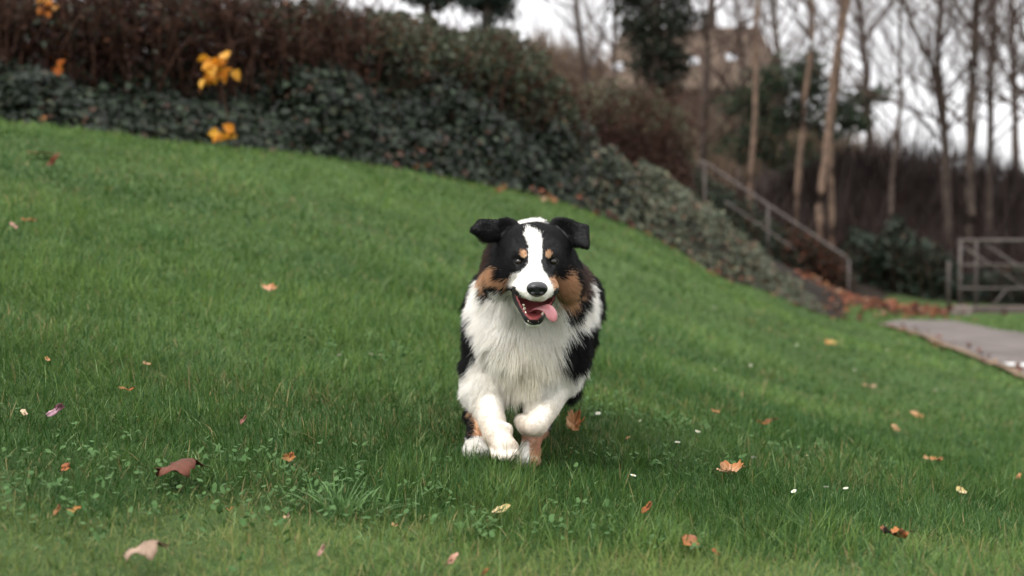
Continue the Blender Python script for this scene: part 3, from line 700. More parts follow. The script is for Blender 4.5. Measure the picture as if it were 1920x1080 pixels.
# clover and other small round weeds
def leaflets(cent, size, tilt, hgt):
    n = len(cent); th = np.arange(6) / 6 * 2 * math.pi; a = rng.uniform(0, 2 * math.pi, n)
    x = size[:, None] * np.cos(th) * 1.0; y = size[:, None] * np.sin(th) * .8; z = tilt[:, None] * x
    X = x * np.cos(a)[:, None] - y * np.sin(a)[:, None]; Y = x * np.sin(a)[:, None] + y * np.cos(a)[:, None]
    v = np.stack([X, Y, z], -1) + cent[:, None]; b = np.arange(n)[:, None] * 6
    return v.reshape(-1, 3), np.concatenate([b + [[0, 1, 2, 3]], b + [[0, 3, 4, 5]]])
cs = []
for u, v, n_, sp in ((430,930,80,.22),(300,960,60,.2),(560,930,40,.16),(150,880,25,.18),(480,880,30,.18),(760,690,60,.2),(620,650,50,.15),(1180,790,90,.15),(1240,880,50,.12),(980,1010,50,.15),(1480,860,50,.16),(90,1010,40,.18)):
    p = on_ground(u, v); cs.append(p[None, :2] + rng.normal(0, sp, (n_, 2)) * [1.3, 1])
cxy = np.vstack(cs); cxy = np.repeat(cxy, 3, 0) + rng.normal(0, .007, (len(cxy) * 3, 2)); n = len(cxy)
cc_ = np.column_stack([cxy, ground_z(cxy) + rng.uniform(.022, .050, n)])
lv, lq = leaflets(cc_, rng.uniform(.0045, .0085, n), rng.normal(0, .6, n), None)
M_clover = mat('clover_leaf', (.045,.100,.028), rough=.65, spec=.1, noise=(40,(.08,.145,.05),3), transl=.2)
clover = mesh_np('clover', lv, [lq], M_clover); tag(clover, 'patches of small round clover leaves in the grass', 'clover', kind='stuff')
# ------------------------------------------------------------------ foliage builders
def leaf_cloud(pts, size, col, nrm=None, spread=1.0, aspect=.55, droop=.3, fold=.25):
    """many leaf blades: 6-point folded leaves; returns verts, quads, colours"""
    n = len(pts); size = np.broadcast_to(size, (n,))
    N = rng.normal(0, 1, (n, 3)) * spread
    if nrm is not None: N = N + nrm
    else: N[:, 2] += .6
    N /= np.linalg.norm(N, axis=1, keepdims=True) + 1e-9
    T = rng.normal(0, 1, (n, 3)); T[:, 2] -= droop; T -= N * (T * N).sum(1)[:, None]; T /= np.linalg.norm(T, axis=1, keepdims=True) + 1e-9
    S = np.cross(N, T); L = size[:, None]; W = L * aspect
    f = fold * rng.uniform(.2, 1.6, (n, 1))
    b = pts; tip = pts + T * L - N * L * .18
    l1, r1 = pts + T * L * .28 + S * W * .5 + N * W * f, pts + T * L * .28 - S * W * .5 + N * W * f
    l2, r2 = pts + T * L * .68 + S * W * .38 + N * W * f * .6, pts + T * L * .68 - S * W * .38 + N * W * f * .6
    v = np.stack([b, l1, l2, tip, r2, r1], 1).reshape(-1, 3); k = np.arange(n)[:, None] * 6
    return v, np.concatenate([k + [[0, 1, 2, 3]], k + [[0, 3, 4, 5]]]), np.repeat(np.column_stack([col, np.ones(n)]), 6, 0)
M_leaf = mat('leaf', attr='tint', rough=.55, spec=.2, transl=.15)
M_dryleaf = mat('dry_leaf', attr='tint', rough=.7, spec=.2, transl=.2)
M_stem = mat('brown_stem', (.026,.012,.008), rough=.9, spec=.1, noise=(12,(.075,.038,.027),4))
def palette(n, cols, w, jit=.25):
    i = rng.choice(len(cols), n, p=np.array(w) / sum(w)); return np.array(cols)[i] * rng.uniform(1 - jit, 1 + jit, (n, 1))
def along_edge(n, t0=0, t1=None):
    """random places along the lawn edge, weighted by length; returns point, outward-to-bank normal"""
    seg = np.diff(EDGE, axis=0); ln = np.linalg.norm(seg, axis=1); cum = np.concatenate([[0], np.cumsum(ln)])
    s = rng.uniform(cum[0] if t0 == 0 else cum[t0], cum[-1] if t1 is None else cum[t1], n)
    i = np.clip(np.searchsorted(cum, s) - 1, 0, len(seg) - 1); t = (s - cum[i]) / ln[i]
    p = EDGE[i] + t[:, None] * seg[i]; q = np.stack([-seg[i, 1], seg[i, 0]], 1) / ln[i][:, None]
    return p, q

# ivy that clothes the bank (ground cover nobody could count)
n = 36000
p, q = along_edge(n, 1, 14); d = rng.uniform(.03, 1.25, n)
xy = p + q * d[:, None]; g = ground_z(xy)
lump = sstep(.2, .8, vnoise(np.column_stack([xy / .55, g / .5]), 61)) * .7 + .3 * vnoise(np.column_stack([xy / .2, g / .2]), 62)
up_ = rng.uniform(0, 1, n) ** .5 * (.05 + (.60 - .25 * d) * lump * sstep(.05, .5, d))
ip = np.column_stack([xy - q * (up_ * .35)[:, None], g + up_])
uu, vv, DD = proj(ip)
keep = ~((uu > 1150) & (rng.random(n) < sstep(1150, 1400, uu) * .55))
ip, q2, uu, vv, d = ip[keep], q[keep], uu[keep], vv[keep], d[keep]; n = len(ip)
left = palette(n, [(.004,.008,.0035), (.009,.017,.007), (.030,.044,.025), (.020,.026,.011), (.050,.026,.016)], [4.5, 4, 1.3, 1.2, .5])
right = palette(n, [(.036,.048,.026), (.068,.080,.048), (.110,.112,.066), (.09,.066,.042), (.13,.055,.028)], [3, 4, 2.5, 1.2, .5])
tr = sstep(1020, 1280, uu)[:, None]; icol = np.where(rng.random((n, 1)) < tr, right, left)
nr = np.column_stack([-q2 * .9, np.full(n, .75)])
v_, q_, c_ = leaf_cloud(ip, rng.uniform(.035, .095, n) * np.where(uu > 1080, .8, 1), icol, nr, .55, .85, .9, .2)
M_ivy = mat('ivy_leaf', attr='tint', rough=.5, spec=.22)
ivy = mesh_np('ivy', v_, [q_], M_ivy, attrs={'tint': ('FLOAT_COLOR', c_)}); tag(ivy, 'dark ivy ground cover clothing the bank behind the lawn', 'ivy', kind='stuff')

# dead leaves lying along the lawn edge and at the foot of the stairs
n = 150; p, q = along_edge(n, 6, 15); xy = p + q * rng.normal(.05, .12, n)[:, None]
n2 = 800; c = P(1655, 588, 22.2)[:2]; xy2 = c + rng.normal(0, 1, (n2, 2)) * [.5, .9]
t_ = rng.random(60); i_ = np.clip((t_ * 6).astype(int), 0, 5); xy3 = PATH_NEAR[i_] + (t_ * 6 - i_)[:, None] * (PATH_NEAR[i_ + 1] - PATH_NEAR[i_]) + rng.normal(0, .10, (60, 2))
xy = np.vstack([xy, xy2]); xy = np.vstack([xy[~in_path(xy)], xy3]); in3 = np.arange(len(xy)) >= len(xy) - 60; lp = np.column_stack([xy, ground_z(xy) + rng.uniform(.02, .10, len(xy))]); n = len(lp)
v_, q_, c_ = leaf_cloud(lp, rng.uniform(.06, .12, n) * np.where(in3, .6, 1), palette(n, [(.15,.05,.025), (.10,.035,.022), (.22,.10,.045), (.06,.032,.024), (.24,.15,.09)], [3, 3, 2, 2, .8]), np.array([[0, -.3, 1]]), .5, .75)
litter = mesh_np('leaf_litter', v_, [q_], M_dryleaf, attrs={'tint': ('FLOAT_COLOR', c_)}); tag(litter, 'reddish dead leaves strewn along the lawn edge and the foot of the stairs', 'leaf litter', kind='stuff')

def interp(x, tab): t = np.array(tab, float); return np.interp(x, t[:, 0], t[:, 1])
def shrub(name, label, cat, u0, u1, top, D, thick, nleaf, size, cols, w, nstem=120, stem_h=(.5, 1.3), stem_col=None, group=None, low=None, leafmat=None, aspect=.6):
    """a bushy thing filling a real volume `thick` metres deep: many stems and leaf clumps up to an uneven top"""
    us = rng.uniform(u0, u1, nleaf * 3); dep = rng.uniform(-.5, .5, nleaf * 3) * thick
    Dq = (interp(us, D) if isinstance(D, list) else D) + dep
    x = (us - 960) / FPX * Dq; y = Dq; g = ground_z(np.column_stack([x, y]))
    topz = CAM_H + (HORIZON - interp(us, top)) / FPX * Dq
    lowz = g if low is None else np.maximum(g, CAM_H + (HORIZON - interp(us, low)) / FPX * Dq)
    nz = vnoise(np.column_stack([x / .3, y / .3]), 71) - .5; nz2 = vnoise(np.column_stack([x / .9, y / .9]), 73) - .5
    hgt = (topz - lowz) * (1 - .5 * (np.abs(dep) / thick * 2) ** 2.5 * .5) + .22 * nz + .25 * nz2
    z = lowz + np.clip(hgt, .03, None) * rng.random(len(us)) ** .8
    clump = vnoise(np.column_stack([x / .22, y / .22, z / .22]), 75)
    ok = np.flatnonzero(rng.random(len(us)) < sstep(.25, .6, clump) + .15)[:nleaf]
    pts = np.column_stack([x, y, z])[ok]; n = len(pts)
    hrel = (pts[:, 2] - lowz[ok]) / np.maximum(hgt[ok], .1)
    if callable(cols): col = cols(pts, hrel, us[ok])
    else: col = palette(n, cols, w)
    um = (u0 + u1) / 2; Dm = interp(um, D) if isinstance(D, list) else D
    o = P(um, HORIZON, Dm); o[2] = gz(o[0], o[1]); e = empty(name, o); tag(e, label, cat, group)
    v_, q_, c_ = leaf_cloud(pts, rng.uniform(*size, n), col, None, 1.0, aspect, .4)
    mesh_np('foliage', v_, [q_], leafmat or M_leaf, e, origin=o, attrs={'tint': ('FLOAT_COLOR', c_)})
    m = MB()
    for i in range(nstem):
        uu_ = rng.uniform(u0, u1); dd = (interp(uu_, D) if isinstance(D, list) else D) + rng.uniform(-.5, .5) * thick
        xx, yy = (uu_ - 960) / FPX * dd, dd; zz = gz(xx, yy); tz = max(.3, CAM_H + (HORIZON - interp(uu_, top)) / FPX * dd - zz) * rng.uniform(.6, 1.08)
        b = np.array([xx, yy, zz]); dr = rng.normal(0, .22, 2)
        pp = [b, b + [dr[0] * .3 * tz, dr[1] * .3 * tz, tz * .4], b + [dr[0] * .8 * tz, dr[1] * .8 * tz, tz * .75], b + [dr[0] * 1.4 * tz, dr[1] * 1.4 * tz, tz]]
        m.tube(pp, [.012, .010, .007, .003], 5)
        for _ in range(5):
            s = rng.uniform(.3, .9); j = min(2, int(s * 3)); a = pp[j] + (pp[j + 1] - pp[j]) * (s * 3 - j); dv_ = rng.normal(0, .16, 3) + [0, 0, .18]
            m.tube([a, a + dv_ * .6, a + dv_ + [0, 0, -.03]], [.005, .004, .002], 4)
    m.build('stems', stem_col or M_stem, e, o)
    return e
# brown bramble hedge along the top of the bank: rusty dead leaves and stems below, grey-green leaves along its crest
def bramble_cols(pts, hrel, us):
    n = len(pts); a = palette(n, [(.026,.010,.007), (.012,.006,.005), (.060,.022,.012), (.020,.024,.014), (.14,.05,.018)], [4, 4, 2, 1, .35])
    b = palette(n, [(.048,.060,.038), (.032,.044,.026), (.076,.088,.064), (.07,.04,.024)], [3, 3, 1.5, 1.5])
    return np.where(rng.random((n, 1)) < (sstep(.62, .98, hrel) * (.35 + .5 * sstep(300, 700, us)) + .06)[:, None], b, a)
shrub('bramble_hedge', 'long rusty brown bramble hedge on top of the ivy bank at the left', 'hedge', -520, 700,
      [(-600,-90),(-200,-60),(0,-45),(200,-40),(350,-25),(450,-8),(560,8),(640,14),(700,28)], [(-520,12.2),(0,12.6),(350,13.2),(700,14.1)], 1.6, 24000, (.03,.075), bramble_cols, None, 1100)
def olive_cols(pts, hrel, us):
    n = len(pts); a = palette(n, [(.045,.026,.018), (.030,.030,.018), (.07,.04,.024), (.04,.05,.03)], [3, 3, 2, 3])
    b = palette(n, [(.075,.088,.055), (.05,.065,.036), (.11,.12,.085), (.13,.075,.04)], [3, 3, 1.5, 1])
    return np.where(rng.random((n, 1)) < (sstep(.3, .9, hrel) * .8 + .1)[:, None], b, a)
shrub('shrub', 'tall grey-green shrub ending the hedge, with a rounded shoulder sloping right', 'shrub', 690, 1085,
      [(690,26),(760,42),(850,52),(920,66),(970,92),(1020,120),(1060,165),(1085,240)], [(690,14.4),(900,15.4),(1085,16.6)], 1.6, 17000, (.035,.085), olive_cols, None, 150, group='shrubs on the bank')
shrub('shrub', 'reddish brown twiggy shrub between the hedge and the stair handrail', 'shrub', 1040, 1300,
      [(1040,230),(1070,190),(1100,175),(1140,160),(1190,158),(1240,170),(1280,200),(1300,260)], [(1040,17.4),(1300,20.5)], 1.8, 12000, (.03,.07),
      lambda p_, h_, u_: np.where(rng.random((len(p_), 1)) < (sstep(.5, 1, h_) * .75)[:, None], palette(len(p_), [(.08,.085,.05), (.11,.09,.05), (.06,.07,.04)], [3, 2, 2]), palette(len(p_), [(.07,.032,.025), (.10,.045,.03), (.05,.03,.022)], [3, 2, 3])), None, 120, group='shrubs on the bank')
shrub('shrub', 'low dark green shrub growing through the upper stair handrail', 'shrub', 1240, 1500,
      [(1240,270),(1300,300),(1360,345),(1420,395),(1480,440),(1500,480)], [(1240,26.9),(1500,25.5)], .9, 5000, (.05,.09),
      [(.022,.036,.022), (.04,.055,.035), (.06,.07,.045), (.13,.05,.03)], [4, 3, 1.5, .5], 40, group='shrubs on the bank')
shrub('shrub', 'small rusty shrub under the lower end of the stair handrail', 'shrub', 1470, 1600,
      [(1470,420),(1520,440),(1560,465),(1600,520)], 25.6, 1.0, 2600, (.05,.10),
      [(.10,.035,.022), (.16,.06,.03), (.02,.025,.016), (.05,.03,.02)], [2, 1, 4, 3], 40, group='shrubs on the bank')
shrub('holly_shrub', 'glossy dark green holly-like shrub at the far end of the path', 'shrub', 1560, 1800,
      [(1560,500),(1600,430),(1640,445),(1680,405),(1720,440),(1760,455),(1800,500)], 27.0, 1.5, 4200, (.06,.13),
      [(.008,.015,.008), (.016,.028,.015), (.038,.055,.034), (.05,.028,.018)], [4, 3, 1, .5], 40, leafmat=M_ivy)
shrub('shrub', 'dark low shrub behind the metal railing at the right edge', 'shrub', 1770, 2100,
      [(1770,520),(1850,500),(1950,490),(2100,480)], 27.0, 1.4, 4500, (.05,.10),
      [(.016,.024,.018), (.03,.04,.028), (.05,.035,.025)], [4, 3, 2], 50, group='shrubs on the bank')

# ------------------------------------------------------------------ trees
M_bark_tan = mat('tan_bark', (.085,.056,.042), rough=.85, spec=.2, noise=(6,(.18,.12,.085),6), bump=(18,.5,.02))
M_bark_dark = mat('dark_bark', (.055,.040,.034), rough=.9, spec=.15, noise=(5,(.10,.075,.06),6), bump=(18,.5,.02))
M_twig = mat('twigs', (.085,.058,.048), rough=.9, spec=.1)
def branch(m, p, d, L, r, depth, up=.25, fan=.55, tw=None):
    k = 5 if depth > 1 else 3; pts = [p]; q = p.copy(); dd = d / np.linalg.norm(d)
    for i in range(4):
        dd = dd + rng.normal(0, .10, 3) + np.array([0, 0, up * .25]); dd /= np.linalg.norm(dd); q = q + dd * L / 4; pts.append(q.copy())
    rr = r * np.array([1, .85, .68, .5, .25]); (m if depth > 1 or tw is None else tw).tube(pts, rr, 5 if depth > 1 else 3, cap=False)
    if depth <= 0: return
    for _ in range({3: 7, 2: 6, 1: 6}.get(depth, 5)):
        s = rng.uniform(.25, 1) * 4; j = min(3, int(s)); a = pts[j] + (pts[j + 1] - pts[j]) * (s - j)
        t = pts[j + 1] - pts[j]; t /= np.linalg.norm(t); n_ = rng.normal(0, 1, 3); n_ -= t * (n_ @ t); n_ /= np.linalg.norm(n_)
        branch(m, a, t * (1 - fan * .3) + n_ * fan + np.array([0, 0, up]), L * rng.uniform(.38, .62), max(r * .42 * (1.15 - s / 4 * .6), .0032), depth - 1, up, fan, tw)
def bare_tree(label, line, D, r0, r1, bark, nbr, first, blen, depth=2, up=.35, fan=.6, topz=None, stems=()):
    """leafless tree: trunk through measured points, carried on above the picture, with limbs and twigs"""
    def trunk_pts(line, D):
        pts = [P(u, v, D + dd) for u, v, dd in [(*l, 0) if len(l) == 2 else l for l in line]]
        g0 = gz(pts[0][0], pts[0][1]); pts[0] = np.array([pts[0][0], pts[0][1], g0 - .05])
        d = pts[-1] - pts[-2]; d /= np.linalg.norm(d)
        while pts[-1][2] < (topz or 9): d = d + rng.normal(0, .04, 3); d /= np.linalg.norm(d); pts.append(pts[-1] + d * .8)
        P0 = np.array(pts); t = np.concatenate([[0], np.cumsum(np.linalg.norm(np.diff(P0, axis=0), axis=1))]); s = np.linspace(0, t[-1], int(t[-1] / .3) + 2)
        out = np.stack([np.interp(s, t, P0[:, i]) for i in range(3)], 1)
        for _ in range(3): out[1:-1] = .25 * out[:-2] + .5 * out[1:-1] + .25 * out[2:]
        return out + np.cumsum(rng.normal(0, .014, out.shape), 0) * [1, 1, 0]
    T = trunk_pts(line, D); o = T[0].copy(); e = empty('bare_tree', o); tag(e, label, 'tree', 'bare trees on the bank')
    m = MB(); lim = MB(); tw = MB()
    for k, TT in enumerate([T] + [trunk_pts(l, D + .25) for l in stems]):
        f = np.linspace(0, 1, len(TT)); rad = (r0 + (r1 - r0) * f ** .8) * (1 + .45 * np.exp(-f * len(TT) * .3 / .35)) * (1 if k == 0 else .8)
        m.tube(TT, rad, 10)
        for i in range(nbr):
            f_ = rng.uniform(first, 1); a = TT[int(f_ * (len(TT) - 1))]; ang = rng.uniform(0, 2 * math.pi)
            branch(lim, a, np.array([math.cos(ang), math.sin(ang), rng.uniform(.3, 1.1)]), blen * (1.15 - .6 * f_) * rng.uniform(.7, 1.2), max(.010, (r0 + (r1 - r0) * f_) * .34), depth, up, fan, tw)
    m.build('trunk', bark, e, o)
    for f in tw.f4: lim.f4.append(f + lim.n)
    lim.v += tw.v; lim.n += tw.n
    lim.build('crown', M_twig, e, o)
    return e
bare_tree('slim tan bare tree, leftmost of the pale trunks behind the handrail', [(1408,400),(1410,320),(1420,190),(1418,80),(1422,0)], 27.0, .058, .04, M_bark_tan, 16, .45, 2.2)
bare_tree('bare tree with a slim crooked tan trunk, second from left behind the handrail', [(1490,420),(1492,370),(1506,240),(1516,120),(1520,0)], 28.0, .066, .045, M_bark_tan, 16, .45, 2.2)
bare_tree('tallest tan bare tree with two stems twisting up from one base', [(1534,450),(1540,370),(1558,230),(1572,110),(1590,0)], 26.5, .078, .055, M_bark_tan, 14, .5, 2.4, stems=[[(1552,450),(1566,380),(1560,300),(1568,200),(1580,60)]])
bare_tree('thin dark bare tree with spreading low branches right of the tan trunks', [(1668,500),(1672,400),(1680,290),(1692,180),(1690,90)], 30.0, .06, .025, M_bark_dark, 34, .25, 2.6)
bare_tree('dark forked bare tree standing left of the twin straight trunks', [(1782,470),(1780,320),(1772,200),(1760,120),(1775,0)], 31.0, .09, .045, M_bark_dark, 34, .3, 2.8, stems=[[(1784,470),(1778,300),(1752,130),(1712,60),(1690,0)]])
bare_tree('straight dark bare tree, thickest of the trunks at the right', [(1818,480),(1820,300),(1822,150),(1822,0)], 30.0, .10, .08, M_bark_dark, 34, .3, 2.8)
bare_tree('straight dark bare tree close beside the thickest trunk', [(1852,480),(1850,300),(1852,150),(1858,0)], 32.0, .075, .06, M_bark_dark, 34, .3, 2.8)
bare_tree('bare tree whose branches lean in from the right edge', [(2010,500),(2000,350),(1985,200),(1970,60)], 30.0, .14, .07, M_bark_dark, 34, .25, 3.4)
bare_tree('dark leaning bare tree behind the pine at the middle', [(1322,330),(1322,200),(1326,90),(1335,0)], 36.0, .13, .08, M_bark_dark, 26, .3, 3.2)
bare_tree('distant bare tree whose twigs show over the middle of the hedge', [(1120,260),(1100,130),(1085,30)], 34.0, .10, .05, M_bark_dark, 30, .3, 3.2)
bare_tree('distant fine-twigged bare tree above the pine', [(1640,420),(1630,250),(1620,100),(1610,0)], 40.0, .12, .06, M_bark_dark, 34, .3, 3.4)
bare_tree('distant fine-twigged bare tree behind the tan trunks', [(1470,420),(1468,250),(1462,100),(1455,0)], 40.0, .12, .06, M_bark_dark, 34, .3, 3.4)
bare_tree('distant bushy bare tree in front of the house roof', [(1385,300),(1382,200),(1388,120),(1380,60)], 44.0, .12, .05, M_bark_dark, 46, .2, 3.4)
bare_tree('distant bare tree against the left end of the house', [(1150,260),(1152,160),(1146,90),(1150,40)], 46.0, .12, .05, M_bark_dark, 40, .25, 3.4)
bare_tree('distant bare tree at the far right behind the railing', [(1905,480),(1905,300),(1900,150),(1895,0)], 42.0, .12, .06, M_bark_dark, 34, .3, 3.4)

def evergreen(label, name, blobs, D, nleaf, size, cols, w, trunk, group=None, aspect=.35):
    """evergreen tree: leaf sprays in clumps along real limbs round a trunk; blobs are (u, v, dD, radius m, squash)"""
    b0 = P(trunk[0][0], trunk[0][1], D); o = np.array([b0[0], b0[1], gz(b0[0], b0[1])]); e = empty(name, o); tag(e, label, 'tree', group)
    m = MB(); tp_ = [o - [0, 0, .05]] + [P(u, v, D) for u, v in trunk[1:]]; m.tube(tp_, np.linspace(trunk[0][2], .05, len(tp_)), 8)
    pts = []; tot = sum(b[3] ** 2 for b in blobs)
    for u, v, dD, r, sq in blobs:
        c = P(u, v, D + dD); t = np.array(tp_); s = t[np.argmin(np.abs(t[:, 2] - (c[2] - r * .4)))]
        m.tube([s, (s + c) / 2 + [0, 0, -.05 * r], c], [.05, .035, .015], 6)
        nc = max(6, int(26 * r)); cc = rng.normal(0, 1, (nc, 3)); cc = cc / np.linalg.norm(cc, axis=1, keepdims=True) * rng.random((nc, 1)) ** .45 * r * [1, 1, sq] + c
        k = int(nleaf * r ** 2 / tot / nc) + 1
        pts.append((cc[:, None] + rng.normal(0, .22 * min(r, 1), (nc, k, 3)) * [1, 1, .55]).reshape(-1, 3))
    pts = np.vstack(pts); n = len(pts)
    v_, q_, c_ = leaf_cloud(pts, rng.uniform(*size, n), palette(n, cols, w), None, 1.0, aspect, .5)
    m.build('trunk', M_bark_dark, e, o)
    mesh_np('crown', v_, [q_], M_leaf, e, origin=o, attrs={'tint': ('FLOAT_COLOR', c_)})
G_pine = [(.038,.060,.032), (.060,.085,.045), (.026,.038,.022), (.08,.062,.04)]
evergreen('broad dark green pine with a wide ragged crown behind the tan trunks', 'pine_tree',
    [(1400,190,0,.75,.6),(1450,140,.3,.8,.6),(1500,130,-.3,.75,.6),(1540,170,0,.8,.6),(1590,190,.2,.75,.6),(1640,180,-.2,.55,.5),(1500,215,.4,.9,.6),(1560,235,.2,.7,.55),(1440,240,-.2,.8,.6),(1390,270,.3,.7,.6),(1600,225,-.2,.5,.5),(1480,300,0,.7,.6)],
    36.0, 5200, (.10,.22), G_pine, [4, 3, 4, 1.5], [(1500,420,.16),(1500,330),(1505,240),(1500,160)])
evergreen('tall dark ivy-covered evergreen rising out of the picture at the middle', 'cypress_tree',
    [(1230,v,dd,r,1.0) for v, dd, r in ((170,0,.55),(120,.2,.7),(70,-.2,.75),(20,.1,.8),(-40,0,.85),(-110,.1,.85),(-190,0,.8),(-280,0,.7),(-370,0,.5))] + [(1195,60,.1,.45,1),(1275,40,-.1,.5,1),(1190,-10,0,.5,1),(1270,110,0,.4,1)],
    31.0, 9000, (.08,.18), [(.016,.024,.015), (.028,.036,.022), (.05,.036,.026)], [4, 3, 2], [(1230,330,.22),(1230,200),(1230,60),(1230,-150),(1230,-350)], 'dark evergreens behind the hedge')
evergreen('dark conifer showing just over the hedge left of the sky gap', 'conifer_tree',
    [(912,20,0,.65,.8),(905,-40,0,.75,.9),(940,10,.1,.4,.7),(880,0,.1,.45,.8),(915,-110,0,.7,1),(915,-190,0,.55,1),(915,-270,0,.4,1)],
    33.0, 5500, (.08,.18), [(.016,.028,.020), (.026,.040,.028), (.045,.04,.028)], [4, 3, 1], [(915,330,.18),(915,100),(915,-100),(915,-260)], 'dark evergreens behind the hedge')
evergreen('small dark conifer tip farthest left above the hedge', 'conifer_tree',
    [(800,-2,0,.5,.6),(770,-20,0,.4,.6),(835,-15,.1,.45,.6),(800,-80,0,.6,1),(800,-150,0,.45,1)],
    35.0, 3500, (.08,.18), [(.018,.032,.022), (.03,.045,.03)], [3, 2], [(800,330,.16),(800,100),(800,-60),(800,-140)], 'dark evergreens behind the hedge')

# twiggy brown thicket covering the dark bank and the hill
def thicket(name, label, n, u0, u1, d0, d1, hgt, cols, w, seed_h=1.0):
    u = rng.uniform(u0, u1, n); D = np.sqrt(rng.uniform(d0 * d0, d1 * d1, n)); xy = np.column_stack([(u - 960) / FPX * D, D])
    g = ground_z(xy); nseg = 4; az_ = rng.uniform(0, 2 * math.pi, n)
    h_ = hgt * rng.lognormal(0, .35, n) * (.5 + vnoise(xy / 1.4, 81))
    v_, q_, t_, k_ = blades(np.column_stack([xy, g]), h_, rng.uniform(.012, .03, n) * D / 30, az_, rng.uniform(.1, .9, n), rng.uniform(-.3, .6, n), nseg)
    c = palette(n, cols, w)
    o = mesh_np(name, v_, [q_, t_], M_dryleaf, attrs={'tint': ('FLOAT_COLOR', np.repeat(np.column_stack([c, np.ones(n)]), k_, 0))})
    tag(o, label, 'thicket', kind='stuff')
thicket('thicket', 'dense dark brown twigs covering the bank under the bare trees', 26000, 1180, 2300, 27, 39, .95, [(.022,.014,.012), (.038,.024,.021), (.013,.009,.008), (.060,.040,.030)], [4, 3, 3, 1])
thicket('bracken', 'tan brown bracken and scrub on the distant hill', 16000, 850, 1700, 44, 66, 1.1, [(.17,.115,.075), (.11,.075,.05), (.15,.13,.07), (.07,.05,.035)], [4, 3, 1.5, 2])
# ------------------------------------------------------------------ path with its edging and line
def strip(name, A, B, z, m, nsub=10, kind='structure'):
    """draped sheet between two plan curves"""
    n = 60; ta = np.linspace(0, 1, n)
    def rs(C): t = np.concatenate([[0], np.cumsum(np.linalg.norm(np.diff(C, axis=0), axis=1))]); t /= t[-1]; return np.stack([np.interp(ta, t, C[:, i]) for i in range(2)], 1)
    A, B = rs(A), rs(B); g = A[:, None] + np.linspace(0, 1, nsub + 1)[None, :, None] * (B - A)[:, None]
    xy = g.reshape(-1, 2); i, j = np.meshgrid(np.arange(n - 1), np.arange(nsub), indexing='ij'); k = nsub + 1
    f = np.stack([i * k + j, i * k + j + 1, (i + 1) * k + j + 1, (i + 1) * k + j], -1).reshape(-1, 4)
    zz = ground_z(xy) + z; e = np.tile(np.arange(k), n)
    o = mesh_np(name, np.column_stack([xy, zz]), [f], m); tag(o, kind=kind); return o
M_path = mat('path_tarmac', (.092,.079,.073), rough=.95, spec=.08, noise=(2.2,(.135,.116,.108),10), bump=(60,.3,.01))
M_edge = mat('path_edge_stone', (.11,.08,.05), rough=.95, spec=.1, noise=(5,(.18,.125,.085),6), bump=(20,.6,.02))
M_line = mat('road_paint', (.6,.6,.58), rough=.6, spec=.2, noise=(8,(.62,.61,.58),5))
def offs(C, d):
    t = np.gradient(C, axis=0); t /= np.linalg.norm(t, axis=1, keepdims=True); return C + d * np.stack([-t[:, 1], t[:, 0]], 1)
strip('path', PATH_NEAR, PATH_FAR, .030, M_path, 24)
strip('path_edging', offs(PATH_NEAR, -.05), offs(PATH_NEAR, .05), .040, M_edge, 3)
l0 = P(1893, 688, 13.2)[:2]; l1 = P(2300, 684, 13.3)[:2]
strip('road_marking', np.array([l0, l1]), np.array([l0 + [0.02, .25], l1 + [0.02, .25]]), .046, M_line, 3)

# ------------------------------------------------------------------ stair handrail
M_rail = mat('weathered_steel', (.105,.09,.082), rough=.65, spec=.25, noise=(7,(.06,.048,.042),5), metal=.25)
M_conc = mat('concrete', (.12,.095,.085), rough=.95, spec=.1, noise=(6,(.07,.055,.05),6), bump=(30,.4,.01))
DR = 24.0
o = P(1592, 574, DR); o[2] = gz(o[0], o[1]); hr = empty('handrail', o)
tag(hr, 'weathered steel stair handrail climbing the bank to the upper left', 'handrail')
def post(u, vt, D, parent, o, r=.022, vb=None, name='post'):
    t = P(u, vt, D); b = np.array([t[0], t[1], gz(t[0], t[1]) - .05]) if vb is None else P(u, vb, D); m = MB(); m.tube([b, t], r, 10); return m.build(name, M_rail, parent, o)
pA, pB = P(1592, 486, DR), P(1318, 302, DR + 1.6)
ax_ = (pB - pA); m = MB(); ln = np.linalg.norm(ax_)
corner = [pA + [0, 0, -.10], pA + [-.008, 0, -.03], pA + ax_ * .02 + [0, 0, .012]]
m.tube(corner + [pA + ax_ * t for t in np.linspace(.06, .97, 12)] + [pB + [-.03, .02, .0], pB + [-.07, .04, -.05], pB + [-.08, .05, -.18]], .022, 10); m.build('top_rail', M_rail, hr, o)
post(1592, 490, DR, hr, o); q = pA + ax_ * ((1592 - 1445) / 274.0)
m = MB(); g_ = gz(q[0], q[1]); m.tube([[q[0], q[1], g_ - .05], q + [0, 0, -.01]], .024, 10); m.build('post', M_rail, hr, o)
q = pA + ax_ * .985; m = MB(); m.tube([[q[0], q[1], gz(q[0], q[1]) - .05], q + [0, 0, -.01]], .022, 10); m.build('post', M_rail, hr, o)
m = MB(); m.tube([pA + ax_ * t + [0, 0, -.45] for t in np.linspace(.36, .84, 8)], .016, 8); m.build('lower_rail', M_rail, hr, o)

